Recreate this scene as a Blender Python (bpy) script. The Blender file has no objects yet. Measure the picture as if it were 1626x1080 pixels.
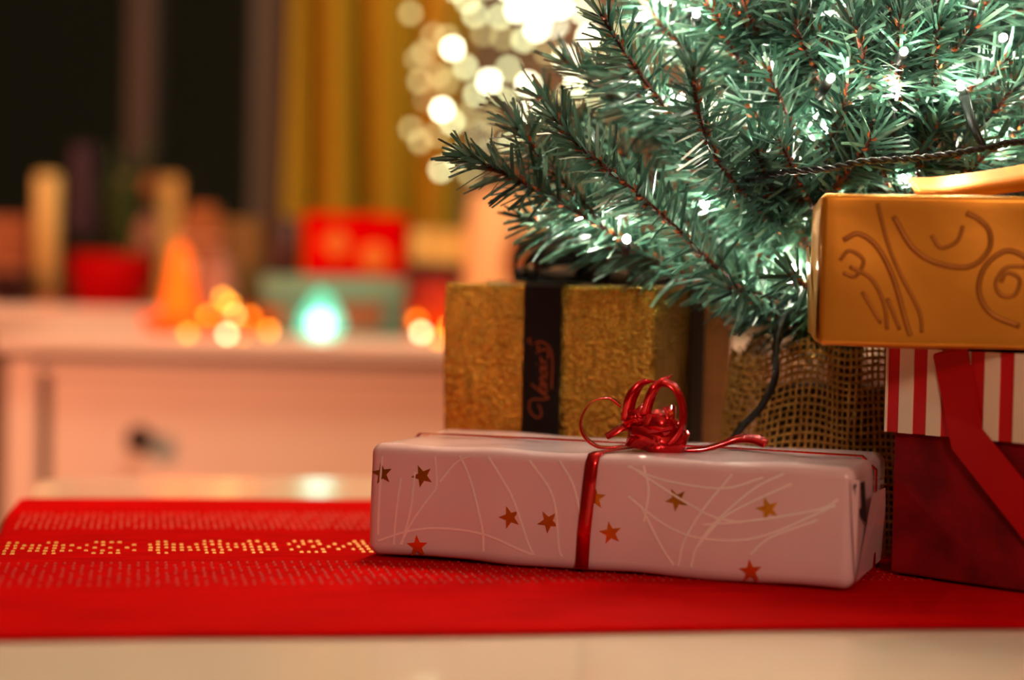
import bpy, bmesh, math, random
from mathutils import Vector, Matrix, noise

random.seed(7)
R = math.radians
SC = bpy.context.scene
COL = SC.collection

# ------------------------------------------------------------------ camera
# heights are measured from the coffee table's top (z = 0); the floor is at z = -0.48
cam_data = bpy.data.cameras.new('camera')
cam = bpy.data.objects.new('camera', cam_data)
COL.objects.link(cam)
cam_data.sensor_width = 36.0
cam_data.lens = 36.0 * 3000.0 / 1626.0
cam_data.clip_start = 0.02
cam_data.dof.use_dof = True
cam_data.dof.focus_distance = 0.995
cam_data.dof.aperture_fstop = 2.7
cam.matrix_world = (Matrix.Translation((0, 0, 0.15)) @ Matrix.Rotation(math.pi / 2 - math.atan(0.03), 4, 'X')
                    @ Matrix.Rotation(R(1.3), 4, 'Z'))
SC.camera = cam

# ------------------------------------------------------------------ world, lamps and fill, exposure
w = bpy.data.worlds.new('night')
SC.world = w
w.use_nodes = True
w.node_tree.nodes['Background'].inputs[0].default_value = (0.0065, 0.0055, 0.0025, 1)
w.node_tree.nodes['Background'].inputs[1].default_value = 1.0


def lamp(name, loc, power, color, radius):
    d = bpy.data.lights.new(name, 'POINT')
    d.energy = power
    d.color = color
    d.shadow_soft_size = radius
    o = bpy.data.objects.new(name, d)
    o.location = loc
    COL.objects.link(o)
    return o


# unseen spot at the left, cone shaped to warm the dresser, not the gifts
sd = bpy.data.lights.new('dresser_fill_spot', 'SPOT')
sd.energy = 140.0
sd.color = (1.0, 0.27, 0.12)
sd.shadow_soft_size = 0.07
sd.spot_size = R(74)
sd.spot_blend = 0.55
so = bpy.data.objects.new('dresser_fill_spot', sd)
so.location = (-1.56, 0.98, 0.62)
so.rotation_euler = (Vector((-0.10, 2.25, 0.0)) - Vector(so.location)).to_track_quat('-Z', 'Y').to_euler()
COL.objects.link(so)
lamp('ceiling_lamp_light', (0.10, 1.70, 1.50), 64.0, (1.0, 0.67, 0.41), 0.14)
lamp('front_fill_light', (0.6, -1.2, 1.0), 60.0, (1.0, 0.60, 0.44), 0.2)  # unseen fill added behind the camera for the camera-facing sides
SC.view_settings.view_transform = 'Standard'
SC.view_settings.look = 'None'
SC.view_settings.gamma = 1.0
SC.view_settings.exposure = 0.0
SC.view_settings.use_curve_mapping = False


# ------------------------------------------------------------------ helpers: materials
def s2l(c):
    return tuple(((v / 255) / 12.92 if v / 255 <= 0.04045 else ((v / 255 + 0.055) / 1.055) ** 2.4) for v in c)


def mat(name, rgb, rough=0.5, metal=0.0, spec=0.5, var=0.0, vscale=30.0, vstretch=(1, 1, 1), bump=0.0, bscale=60.0,
        bstretch=(1, 1, 1), rgb2=None, emit=None, estr=0.0, trans=0.0, sheen=0.0, coat=0.0):
    m = bpy.data.materials.new(name)
    m.use_nodes = True
    nt = m.node_tree
    b = nt.nodes['Principled BSDF']
    col = s2l(rgb) + (1,)
    b.inputs['Base Color'].default_value = col
    b.inputs['Roughness'].default_value = rough
    b.inputs['Metallic'].default_value = metal
    b.inputs['Specular IOR Level'].default_value = spec
    b.inputs['Sheen Weight'].default_value = sheen
    b.inputs['Coat Weight'].default_value = coat
    if emit:
        b.inputs['Emission Color'].default_value = s2l(emit) + (1,)
        b.inputs['Emission Strength'].default_value = estr
    tc = nt.nodes.new('ShaderNodeTexCoord')

    def noise_tex(scale, stretch, detail=4):
        mp = nt.nodes.new('ShaderNodeMapping')
        mp.inputs['Scale'].default_value = stretch
        nt.links.new(tc.outputs['Object'], mp.inputs['Vector'])
        n = nt.nodes.new('ShaderNodeTexNoise')
        n.inputs['Scale'].default_value = scale
        n.inputs['Detail'].default_value = detail
        nt.links.new(mp.outputs['Vector'], n.inputs['Vector'])
        return n
    if var > 0 or rgb2:
        n = noise_tex(vscale, vstretch)
        rp = nt.nodes.new('ShaderNodeValToRGB')
        c2 = (s2l(rgb2) + (1,)) if rgb2 else tuple(v * (1 - var) for v in col[:3]) + (1,)
        rp.color_ramp.elements[0].color = c2
        rp.color_ramp.elements[1].color = col
        rp.color_ramp.elements[0].position = 0.35
        rp.color_ramp.elements[1].position = 0.65
        nt.links.new(n.outputs['Fac'], rp.inputs['Fac'])
        nt.links.new(rp.outputs['Color'], b.inputs['Base Color'])
    if bump > 0:
        n = noise_tex(bscale, bstretch)
        bp = nt.nodes.new('ShaderNodeBump')
        bp.inputs['Strength'].default_value = bump
        bp.inputs['Distance'].default_value = 0.002
        nt.links.new(n.outputs['Fac'], bp.inputs['Height'])
        nt.links.new(bp.outputs['Normal'], b.inputs['Normal'])
    if trans > 0:
        tl = nt.nodes.new('ShaderNodeBsdfTranslucent')
        tl.inputs['Color'].default_value = col
        mx = nt.nodes.new('ShaderNodeMixShader')
        mx.inputs[0].default_value = trans
        nt.links.new(b.outputs[0], mx.inputs[1])
        nt.links.new(tl.outputs[0], mx.inputs[2])
        nt.links.new(mx.outputs[0], nt.nodes['Material Output'].inputs['Surface'])
    return m


def glow(name, rgb, strength):
    m = bpy.data.materials.new(name)
    m.use_nodes = True
    nt = m.node_tree
    nt.nodes.remove(nt.nodes['Principled BSDF'])
    e = nt.nodes.new('ShaderNodeEmission')
    e.inputs[0].default_value = s2l(rgb) + (1,)
    e.inputs[1].default_value = strength
    nt.links.new(e.outputs[0], nt.nodes['Material Output'].inputs['Surface'])
    return m


# ------------------------------------------------------------------ helpers: shapes
class MB:
    """collects shapes; build() links them as one mesh object"""

    def __init__(self):
        self.v, self.f, self.mi = [], [], []

    def add(self, vs, fs, mi=0):
        k = len(self.v)
        self.v += [tuple(p) for p in vs]
        self.f += [tuple(i + k for i in f) for f in fs]
        self.mi += [mi] * len(fs)

    def box(self, c, s, rz=0.0, mi=0):
        x, y, z = s[0] / 2, s[1] / 2, s[2] / 2
        q = [(-x, -y, -z), (x, -y, -z), (x, y, -z), (-x, y, -z), (-x, -y, z), (x, -y, z), (x, y, z), (-x, y, z)]
        ca, sa = math.cos(rz), math.sin(rz)
        q = [(c[0] + a * ca - b * sa, c[1] + a * sa + b * ca, c[2] + d) for a, b, d in q]
        self.add(q, [(0, 3, 2, 1), (4, 5, 6, 7), (0, 1, 5, 4), (1, 2, 6, 5), (2, 3, 7, 6), (3, 0, 4, 7)], mi)

    def rbox(self, c, s, r, seg=4, n=(1, 1, 1), jig=0.0, jscale=20.0, seed=0.0, mi=0):
        """a box with rounded edges, its faces gridded so that it can be dented by noise"""
        def axis(h, k):
            inner = h - r
            out = [-inner - r * math.tan(a / seg * math.pi / 4) for a in range(seg, 0, -1)]
            out += [-inner + 2 * inner * i / k for i in range(k + 1)]
            out += [inner + r * math.tan(a / seg * math.pi / 4) for a in range(1, seg + 1)]
            return out
        h = [d / 2 for d in s]
        ax = [axis(h[i], n[i]) for i in range(3)]
        keys = {}

        def vid(p):
            k = tuple(round(t, 7) for t in p)
            if k in keys:
                return keys[k]
            q = Vector([max(-(h[i] - r), min(h[i] - r, p[i])) for i in range(3)])
            d = Vector(p) - q
            o = q + d.normalized() * r if d.length > 1e-9 else q
            if jig:
                w = Vector((o[0] * jscale + seed, o[1] * jscale, o[2] * jscale))
                nn = d.normalized() if d.length > 1e-9 else Vector((0, 0, 1))
                o = o + nn * (noise.noise(w) * jig)
            keys[k] = len(self.v)
            self.v.append((c[0] + o[0], c[1] + o[1], c[2] + o[2]))
            return keys[k]
        for d in range(3):
            a, b = (d + 1) % 3, (d + 2) % 3
            for sg in (-1, 1):
                for i in range(len(ax[a]) - 1):
                    for j in range(len(ax[b]) - 1):
                        q = []
                        for (ii, jj) in ((i, j), (i + 1, j), (i + 1, j + 1), (i, j + 1)):
                            p = [0, 0, 0]
                            p[d] = sg * h[d]
                            p[a] = ax[a][ii]
                            p[b] = ax[b][jj]
                            q.append(vid(p))
                        if sg < 0:
                            q.reverse()
                        self.f.append(tuple(q))
                        self.mi.append(mi)

    def tube(self, pts, rad, n=6, cap=True, mi=0):
        pts = [Vector(p) for p in pts]
        rads = rad if isinstance(rad, (list, tuple)) else [rad] * len(pts)
        vs, fs = [], []
        t0 = (pts[1] - pts[0]).normalized()
        ref = Vector((0, 0, 1)) if abs(t0.z) < 0.9 else Vector((1, 0, 0))
        u = t0.cross(ref).normalized()
        for i, p in enumerate(pts):
            t = (pts[min(i + 1, len(pts) - 1)] - pts[max(i - 1, 0)]).normalized()
            u = (u - t * u.dot(t)).normalized()
            w2 = t.cross(u)
            for k in range(n):
                a = 2 * math.pi * k / n
                vs.append(p + (u * math.cos(a) + w2 * math.sin(a)) * rads[i])
        for i in range(len(pts) - 1):
            for k in range(n):
                fs.append((i * n + k, i * n + (k + 1) % n, (i + 1) * n + (k + 1) % n, (i + 1) * n + k))
        if cap:
            fs.append(tuple(reversed(range(n))))
            fs.append(tuple((len(pts) - 1) * n + k for k in range(n)))
        self.add(vs, fs, mi)

    def strip(self, pts, wid, wdir, thick=0.0003, mi=0):
        """a flat ribbon along pts; wdir is one width direction or one for each point"""
        pts = [Vector(p) for p in pts]
        n = len(pts)
        wd = [Vector(d).normalized() for d in (wdir if isinstance(wdir[0], (list, tuple, Vector)) else [wdir] * n)]
        ws = wid if isinstance(wid, (list, tuple)) else [wid] * n
        vs, fs = [], []
        for i, p in enumerate(pts):
            t = (pts[min(i + 1, n - 1)] - pts[max(i - 1, 0)]).normalized()
            d = (wd[i] - t * wd[i].dot(t))
            d = d.normalized() if d.length > 1e-6 else t.orthogonal().normalized()
            nn = t.cross(d) * thick / 2
            a = d * ws[i] / 2
            vs += [p - a + nn, p + a + nn, p + a - nn, p - a - nn]
        for i in range(n - 1):
            for k in range(4):
                fs.append((i * 4 + k, i * 4 + (k + 1) % 4, i * 4 + 4 + (k + 1) % 4, i * 4 + 4 + k))
        fs += [(3, 2, 1, 0), tuple((n - 1) * 4 + k for k in range(4))]
        self.add(vs, fs, mi)

    def lathe(self, c, prof, n=32, mi=0):
        vs, fs = [], []
        for (r, z) in prof:
            for k in range(n):
                a = 2 * math.pi * k / n
                vs.append((c[0] + r * math.cos(a), c[1] + r * math.sin(a), c[2] + z))
        for i in range(len(prof) - 1):
            for k in range(n):
                fs.append((i * n + k, i * n + (k + 1) % n, (i + 1) * n + (k + 1) % n, (i + 1) * n + k))
        self.add(vs, fs, mi)
        if prof[0][0] > 1e-6:
            self.f.append(tuple(len(self.v) - len(vs) + k for k in reversed(range(n))))
            self.mi.append(mi)
        if prof[-1][0] > 1e-6:
            self.f.append(tuple(len(self.v) - n + k for k in range(n)))
            self.mi.append(mi)

    def ball(self, c, r, n=8, m=6, sq=(1, 1, 1), mi=0):
        vs = [(c[0], c[1], c[2] - r * sq[2])]
        for i in range(1, m):
            a = -math.pi / 2 + math.pi * i / m
            for k in range(n):
                b = 2 * math.pi * k / n
                vs.append((c[0] + r * sq[0] * math.cos(a) * math.cos(b), c[1] + r * sq[1] * math.cos(a) * math.sin(b),
                           c[2] + r * sq[2] * math.sin(a)))
        vs.append((c[0], c[1], c[2] + r * sq[2]))
        fs = []
        for k in range(n):
            fs.append((0, 1 + (k + 1) % n, 1 + k))
            fs.append((len(vs) - 1, 1 + (m - 2) * n + k, 1 + (m - 2) * n + (k + 1) % n))
        for i in range(m - 2):
            for k in range(n):
                fs.append((1 + i * n + k, 1 + i * n + (k + 1) % n, 1 + (i + 1) * n + (k + 1) % n, 1 + (i + 1) * n + k))
        self.add(vs, fs, mi)

    def build(self, name, mats, parent=None, smooth=False, loc=None, rz=0.0):
        me = bpy.data.meshes.new(name)
        me.from_pydata(self.v, [], self.f)
        for m in (mats if isinstance(mats, (list, tuple)) else [mats]):
            me.materials.append(m)
        me.polygons.foreach_set('material_index', self.mi)
        if smooth:
            me.polygons.foreach_set('use_smooth', [True] * len(me.polygons))
        me.update()
        o = bpy.data.objects.new(name, me)
        COL.objects.link(o)
        if parent:
            o.parent = parent
        if loc:
            o.location = loc
        if rz:
            o.rotation_euler.z = rz
        return o


def tag(o, label=None, cat=None, group=None, kind=None):
    for k, v in (('label', label), ('category', cat), ('group', group), ('kind', kind)):
        if v:
            o[k] = v
    return o


def thing(name, label, cat, loc=(0, 0, 0), rz=0.0, group=None):
    o = bpy.data.objects.new(name, None)
    o.empty_display_size = 0.03
    COL.objects.link(o)
    o.location = loc
    o.rotation_euler.z = rz
    return tag(o, label, cat, group)


def share(o, parent, loc=(0, 0, 0), rot=(0, 0, 0), name=None, scale=None):
    c = o.copy()
    if name:
        c.name = name
    COL.objects.link(c)
    c.parent = parent
    c.location = loc
    c.rotation_euler = rot
    if scale:
        c.scale = scale
    return c


def smooth_path(pts, k=8):
    """Catmull-Rom through the points"""
    P = [Vector(p) for p in pts]
    P = [P[0] * 2 - P[1]] + P + [P[-1] * 2 - P[-2]]
    out = []
    for i in range(1, len(P) - 2):
        for j in range(k):
            t = j / k
            a, b, c, d = P[i - 1], P[i], P[i + 1], P[i + 2]
            out.append(0.5 * ((2 * b) + (c - a) * t + (2 * a - 5 * b + 4 * c - d) * t * t
                              + (3 * b - a - 3 * c + d) * t ** 3))
    out.append(P[-2])
    return out


# ------------------------------------------------------------------ materials
M = {}
M['white_paint'] = mat('white_paint', (232, 222, 210), 0.38, var=0.04, vscale=6, bump=0.05, bscale=90)
M['table_white'] = mat('table_white', (232, 224, 206), 0.12, var=0.03, vscale=5)
M['wall'] = mat('wall', (112, 98, 80), 0.9, var=0.08, vscale=3, bump=0.1, bscale=120)
M['ceiling'] = mat('ceiling', (200, 190, 175), 0.95, var=0.03)
M['floor'] = mat('floor', (92, 58, 34), 0.5, var=0.35, vscale=8, vstretch=(1, 12, 1))
M['frame_paint'] = mat('frame_paint', (38, 36, 32), 0.6, var=0.12, vscale=10, vstretch=(4, 4, 0.5))
M['stile_paint'] = mat('stile_paint', (66, 68, 62), 0.7, var=0.1)
M['runner'] = mat('runner', (198, 0, 1), 0.9, spec=0.03, var=0.25, vscale=60, vstretch=(0.35, 3, 1), bump=0.35, bscale=900)
M['gold_thread'] = mat('gold_thread', (226, 166, 78), 0.45, metal=0.3, var=0.2, vscale=300)
M['coral_thread'] = mat('coral_thread', (206, 48, 22), 0.6, var=0.25, vscale=300)
M['wine_thread'] = mat('wine_thread', (186, 14, 10), 0.7, var=0.25, vscale=300)
M['pink_paper'] = mat('pink_paper', (228, 196, 200), 0.22, var=0.05, vscale=25, bump=0.12, bscale=28, coat=0.25)
M['foil'] = mat('foil', (255, 250, 246), 0.28, metal=0.3, coat=0.4)
M['foil_star'] = mat('foil_star', (225, 150, 40), 0.22, metal=0.9, var=0.1, vscale=200)
M['fold_shade'] = mat('fold_shade', (30, 16, 16), 0.7, var=0.3)
M['red_foil'] = mat('red_foil', (212, 12, 22), 0.2, metal=0.75, coat=0.5, var=0.1, vscale=80)
M['gold_wrap'] = mat('gold_wrap', (200, 170, 70), 0.25, metal=0.95, var=0.3, vscale=120, vstretch=(3, 3, 0.35),
                     bump=0.9, bscale=330, bstretch=(2.2, 2.2, 0.45))
nt = M['gold_wrap'].node_tree
bp0 = [n for n in nt.nodes if n.type == 'BUMP'][0]
vt = nt.nodes.new('ShaderNodeTexVoronoi')
vt.inputs['Scale'].default_value = 560.0
vt.inputs['Randomness'].default_value = 1.0
mp = nt.nodes.new('ShaderNodeMapping')
mp.inputs['Scale'].default_value = (1.0, 1.0, 0.7)
tcn = [n for n in nt.nodes if n.type == 'TEX_COORD'][0]
nt.links.new(tcn.outputs['Object'], mp.inputs['Vector'])
nt.links.new(mp.outputs['Vector'], vt.inputs['Vector'])
bp1 = nt.nodes.new('ShaderNodeBump')
bp1.inputs['Strength'].default_value = 0.5
bp1.inputs['Distance'].default_value = 0.0022
nt.links.new(vt.outputs['Distance'], bp1.inputs['Height'])
nt.links.new(bp0.outputs['Normal'], bp1.inputs['Normal'])
nt.links.new(bp1.outputs['Normal'], nt.nodes['Principled BSDF'].inputs['Normal'])
M['black_satin'] = mat('black_satin', (10, 9, 10), 0.45, spec=0.3, var=0.2, bump=0.05)
M['copper_print'] = mat('copper_print', (170, 86, 48), 0.4, metal=0.5, var=0.1)
M['gold_paper'] = mat('gold_paper', (232, 158, 46), 0.30, metal=0.6, var=0.06, vscale=30, bump=0.1, bscale=40)
M['gold_emboss'] = mat('gold_emboss', (182, 114, 34), 0.5, metal=0.5, var=0.15, vscale=120)
M['gold_ribbon'] = mat('gold_ribbon', (216, 118, 14), 0.42, metal=0.85, var=0.08, vscale=50)
M['red_satin'] = mat('red_satin', (190, 8, 16), 0.38, spec=0.4, var=0.08, bump=0.05, bscale=300)
M['red_velvet'] = mat('red_velvet', (150, 8, 14), 0.8, spec=0.2, rgb2=(104, 5, 10), vscale=38, bump=0.15, bscale=200)
M['cream_card'] = mat('cream_card', (246, 234, 206), 0.6, var=0.04)
M['lid_red'] = mat('lid_red', (205, 14, 24), 0.5, var=0.06)
M['stem'] = mat('stem', (96, 40, 20), 0.7, var=0.4, vscale=400)
M['bud'] = mat('bud', (196, 92, 28), 0.5, var=0.35, vscale=400)
M['trunk'] = mat('trunk', (70, 40, 24), 0.8, var=0.3)
M['burlap'] = mat('burlap', (196, 146, 74), 0.9, spec=0.1, var=0.35, vscale=500, sheen=0.1)
M['pot_dark'] = mat('pot_dark', (52, 34, 20), 0.9, var=0.2)
M['cable'] = mat('cable', (10, 12, 11), 0.4, var=0.2)
M['curtain'] = mat('curtain', (200, 172, 50), 0.8, spec=0.1, var=0.3, vscale=5, vstretch=(6, 6, 0.4), trans=0.08)


def needle_material():
    m = mat('needle_green', (60, 110, 84), 0.34, spec=0.5, trans=0.22)
    nt = m.node_tree
    at = nt.nodes.new('ShaderNodeAttribute')
    at.attribute_name = 'tint'
    rp = nt.nodes.new('ShaderNodeValToRGB')
    rp.color_ramp.elements[0].color = s2l((30, 58, 48)) + (1,)
    rp.color_ramp.elements[1].color = s2l((124, 160, 136)) + (1,)
    e = rp.color_ramp.elements.new(0.6)
    e.color = s2l((66, 106, 88)) + (1,)
    nt.links.new(at.outputs['Fac'], rp.inputs['Fac'])
    for n in nt.nodes:
        if n.type == 'BSDF_PRINCIPLED':
            nt.links.new(rp.outputs['Color'], n.inputs['Base Color'])
        if n.type == 'BSDF_TRANSLUCENT':
            nt.links.new(rp.outputs['Color'], n.inputs['Color'])
    return m


M['needle'] = needle_material()
M['led'] = glow('led', (255, 248, 222), 1100.0)
M['bulb_bright'] = glow('bulb_bright', (250, 248, 205), 26.0)
M['bulb_mid'] = glow('bulb_mid', (236, 238, 175), 9.0)
M['bulb_dim'] = glow('bulb_dim', (232, 214, 140), 4.0)
M['bulb_amber'] = glow('bulb_amber', (255, 160, 52), 10.0)
M['bulb_amber_hot'] = glow('bulb_amber_hot', (246, 236, 170), 11.0)

# ------------------------------------------------------------------ the room
FZ = -0.48


def struct(name, mb, m, parent=None, smooth=False):
    o = mb.build(name, m, parent, smooth)
    if not parent:
        o['kind'] = 'structure'
    return o


mb = MB(); mb.box((0, 0.3, FZ - 0.03), (5.2, 5.6, 0.06)); struct('floor', mb, M['floor'])
mb = MB(); mb.box((0, 0.3, 1.98), (5.2, 5.6, 0.06)); struct('ceiling', mb, M['ceiling'])
mb = MB(); mb.box((-2.6, 0.3, 0.75), (0.06, 5.6, 2.46)); struct('wall_left', mb, M['wall'])
mb = MB(); mb.box((2.6, 0.3, 0.75), (0.06, 5.6, 2.46)); struct('wall_right', mb, M['wall'])
mb = MB(); mb.box((0, -2.5, 0.75), (5.2, 0.06, 2.46)); struct('wall_front', mb, M['wall'])
# window wall: an opening from x -1.45 to -0.33, z 0.06 to 1.45
mb = MB()
WY = 2.98
mb.box((-2.03, WY, 0.75), (1.16, 0.16, 2.46))
mb.box((1.135, WY, 0.75), (2.93, 0.16, 2.46))
mb.box((-0.89, WY, (FZ + 0.07) / 2), (1.12, 0.16, 0.07 - FZ))
mb.box((-0.89, WY, 1.715), (1.12, 0.16, 0.53))
struct('wall_back', mb, M['wall'])
win = bpy.data.objects.new('window_1', None)
COL.objects.link(win)
win.location = (-0.89, 2.94, 0.07)
win['kind'] = 'structure'
for (cx, cz, sx, sz, nm) in ((-0.535, 0.69, 0.05, 1.38, 'frame_stile'), (0.525, 0.69, 0.09, 1.38, 'frame_stile'),
                             (0.31, 0.69, 0.044, 1.28, 'mullion'), (0, 0.045, 1.02, 0.05, 'frame_rail'),
                             (0, 1.355, 1.02, 0.05, 'frame_rail')):
    mb = MB(); mb.rbox((cx, 0, cz), (sx, 0.06, sz), 0.006, 2); mb.build(nm, M['stile_paint'] if cx > 0.5 else M['frame_paint'], win)
glass = bpy.data.materials.new('window_glass')
glass.use_nodes = True
nt = glass.node_tree
nt.nodes.remove(nt.nodes['Principled BSDF'])
tr = nt.nodes.new('ShaderNodeBsdfTransparent')
gl = nt.nodes.new('ShaderNodeBsdfGlossy')
gl.inputs['Roughness'].default_value = 0.02
fr = nt.nodes.new('ShaderNodeFresnel')
fr.inputs['IOR'].default_value = 1.5
mx = nt.nodes.new('ShaderNodeMixShader')
nt.links.new(fr.outputs[0], mx.inputs[0])
nt.links.new(tr.outputs[0], mx.inputs[1])
nt.links.new(gl.outputs[0], mx.inputs[2])
nt.links.new(mx.outputs[0], nt.nodes['Material Output'].inputs['Surface'])
for (x0, x1) in ((-0.51, 0.288), (0.332, 0.5)):
    mb = MB(); mb.box(((x0 + x1) / 2, 0.015, 0.70), (x1 - x0, 0.006, 1.26)); mb.build('pane', glass, win)
mb = MB(); mb.rbox((-0.1, -0.13, 0.015), (1.5, 0.2, 0.03), 0.006, 3); mb.build('window_sill', M['white_paint'], win)

# ------------------------------------------------------------------ dresser under the window
dr = thing('dresser', 'low white painted dresser with dark round knob under the window', 'dresser', (0.165, 2.2, FZ))
DW, DD, DH = 1.50, 0.45, 0.558
mb = MB(); mb.rbox((0, DD / 2 - 0.012, DH - 0.010), (DW + 0.03, DD + 0.026, 0.020), 0.005, 3); mb.build('top', M['white_paint'], dr)
for s in (-1, 1):
    mb = MB(); mb.box((s * (DW / 2 - 0.01), DD / 2, 0.305), (0.02, DD - 0.01, 0.486)); mb.build('side_panel', M['white_paint'], dr)
    for yy in (0.012, DD - 0.02):
        mb = MB(); mb.box((s * (DW / 2 - 0.016), yy, 0.268), (0.036, 0.03, 0.54)); mb.build('post', M['white_paint'], dr)
mb = MB(); mb.box((0, DD - 0.01, 0.305), (DW - 0.05, 0.012, 0.486)); mb.build('back_panel', M['white_paint'], dr)
for z in (0.525, 0.305, 0.075):
    mb = MB(); mb.box((0, 0.014, z), (DW - 0.07, 0.024, 0.024)); mb.build('rail', M['white_paint'], dr)
mb = MB(); mb.box((0, 0.014, 0.30), (0.026, 0.024, 0.43)); mb.build('divider', M['white_paint'], dr)
M['knob'] = mat('knob', (40, 30, 24), 0.35, var=0.2)
knob_m = MB()
for (zc, hh) in ((0.416, 0.190), (0.190, 0.200)):
    for s in (-1, 1):
        d = MB(); d.rbox((0, 0, 0), (0.685, 0.022, hh), 0.004, 3)
        dro = d.build('drawer', M['white_paint'], dr, loc=(s * 0.360, 0.014, zc))
        for ks in (-1, 1):
            k = MB()
            prof = [(0.007, 0), (0.007, 0.010), (0.010, 0.014), (0.0155, 0.019), (0.0165, 0.024), (0.013, 0.029), (0.0, 0.031)]
            k.lathe((0, 0, 0), prof, 20)
            ko = k.build('knob', M['knob'], dro, True, loc=(ks * 0.233, -0.011, 0.024 if zc > 0.3 else 0.0))
            ko.rotation_euler = (math.pi / 2, 0, 0)

# ------------------------------------------------------------------ coffee table
TA = R(11)
TO = (0.0, 1.03)


def tuv(u, v, z=0.0):
    return (TO[0] + u * math.cos(TA) - v * math.sin(TA), TO[1] + u * math.sin(TA) + v * math.cos(TA), z)


U0, U1, V0, V1 = -0.272, 0.86, -0.385, 0.42
tb = thing('coffee_table', 'white glossy coffee table with rounded corners under the red runner', 'table',
           tuv((U0 + U1) / 2, (V0 + V1) / 2, FZ), TA)
TL, TW = U1 - U0, V1 - V0
mb = MB()
prof = []
rc = 0.05
for (sx, sy, a0) in ((1, 1, 0), (-1, 1, 90), (-1, -1, 180), (1, -1, 270)):
    for i in range(9):
        a = R(a0 + 90 * i / 8)
        prof.append((sx * (TL / 2 - rc) + rc * math.cos(a), sy * (TW / 2 - rc) + rc * math.sin(a)))
n = len(prof)
levels = [(0.448, 0.0015), (0.4495, 0), (0.4765, 0), (0.4789, 0.0007), (0.48, 0.003)]
vs = []
for (z, ins) in levels:
    for (x, y) in prof:
        vs.append((x * (1 - ins * 2 / TL), y * (1 - ins * 2 / TW), z))
fs = [tuple(reversed(range(n))), tuple(range((len(levels) - 1) * n, len(levels) * n))]
for i in range(len(levels) - 1):
    for k in range(n):
        fs.append((i * n + k, i * n + (k + 1) % n, (i + 1) * n + (k + 1) % n, (i + 1) * n + k))
mb.add(vs, fs)
mb.build('table_top', M['table_white'], tb)
for sy in (-1, 1):
    mb = MB(); mb.box((0, sy * (TW / 2 - 0.075), 0.415), (TL - 0.16, 0.02, 0.066)); mb.build('apron', M['white_paint'], tb)
for sx in (-1, 1):
    mb = MB(); mb.box((sx * (TL / 2 - 0.075), 0, 0.415), (0.02, TW - 0.16, 0.066)); mb.build('apron', M['white_paint'], tb)
    for sy in (-1, 1):
        mb = MB(); mb.rbox((sx * (TL / 2 - 0.075), sy * (TW / 2 - 0.075), 0.224), (0.05, 0.05, 0.448), 0.005, 2)
        mb.build('leg', M['white_paint'], tb)

# ------------------------------------------------------------------ red runner, draped over both table ends
run = thing('table_runner', 'red woven table runner with a gold dotted band across the coffee table', 'table runner', (TO[0], TO[1], 0), TA)
RV0, RV1 = -0.228, 0.256
RH = 0.0018


def runner_pt(u, v):
    """u runs along the cloth; beyond the table ends it turns down over the edge"""
    wob = 0.0008 * noise.noise(Vector((u * 9, v * 14, 3.1))) + 0.0007
    r = 0.010
    if u < U0 or u > U1:
        e = (U0 - u) if u < U0 else (u - U1)
        sgn = -1 if u < U0 else 1
        base = U0 if u < U0 else U1
        a = min(e / r, math.pi / 2)
        dx = r * math.sin(a)
        dz = -r * (1 - math.cos(a))
        if e > r * math.pi / 2:
            dz -= e - r * math.pi / 2
        out = 0.004 + 0.003 * math.sin(v * 40)
        return (base + sgn * (dx * 0.6 + out * min(1, e * 30)), v, wob + dz)
    return (u, v, wob)


mb = MB()
us = []
u = U0 - 0.16
while u < U1 + 0.16:
    us.append(u)
    u += 0.003 if (abs(u - U0) < 0.02 or abs(u - U1) < 0.02) else 0.011
vN = 44
vs, fs = [], []
for top in (1, 0):
    for u in us:
        for j in range(vN + 1):
            v = RV0 + (RV1 - RV0) * j / vN
            x, y, z = runner_pt(u, v + 0.0018 * math.sin(u * 23) * (1 if j in (0, vN) else 0))
            vs.append((x, y, z + (RH if top else 0.0002)))
nu = len(us)
off = nu * (vN + 1)
for i in range(nu - 1):
    for j in range(vN):
        a = i * (vN + 1) + j
        fs.append((a, a + vN + 1, a + vN + 2, a + 1))
        fs.append((off + a, off + a + 1, off + a + vN + 2, off + a + vN + 1))
for i in range(nu - 1):
    for j in (0, vN):
        a = i * (vN + 1) + j
        q = (a, off + a, off + a + vN + 1, a + vN + 1)
        fs.append(q if j == 0 else tuple(reversed(q)))
mb.add(vs, fs)
mb.build('cloth', M['runner'], run, True)


def stitches(name, v0, v1, rows, du, w, l, m, pick):
    mb = MB()
    k = int((U1 - U0 + 0.1) / du)
    for i in range(k):
        u = U0 - 0.05 + i * du
        for j in range(rows):
            if not pick(i, j):
                continue
            v = v0 + (v1 - v0) * (j + 0.5) / rows + random.uniform(-1, 1) * 0.0004
            uu = u + random.uniform(-1, 1) * 0.0003
            a = runner_pt(uu, v)
            if uu < U0 + 0.002 or uu > U1 - 0.002:
                continue
            z = a[2] + RH
            hw, hl = l / 2 * random.uniform(0.8, 1.1), w / 2
            q = [(a[0] - hw, v - hl, z), (a[0] + hw, v - hl, z), (a[0] + hw, v + hl, z), (a[0] - hw, v + hl, z),
                 (a[0] - hw * 0.7, v - hl * 0.6, z + 0.0006), (a[0] + hw * 0.7, v - hl * 0.6, z + 0.0006),
                 (a[0] + hw * 0.7, v + hl * 0.6, z + 0.0006), (a[0] - hw * 0.7, v + hl * 0.6, z + 0.0006)]
            mb.add(q, [(4, 5, 6, 7), (0, 1, 5, 4), (1, 2, 6, 5), (2, 3, 7, 6), (3, 0, 4, 7)])
    o = mb.build(name, m, run)
    o['kind'] = 'stuff'
    return o


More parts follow.
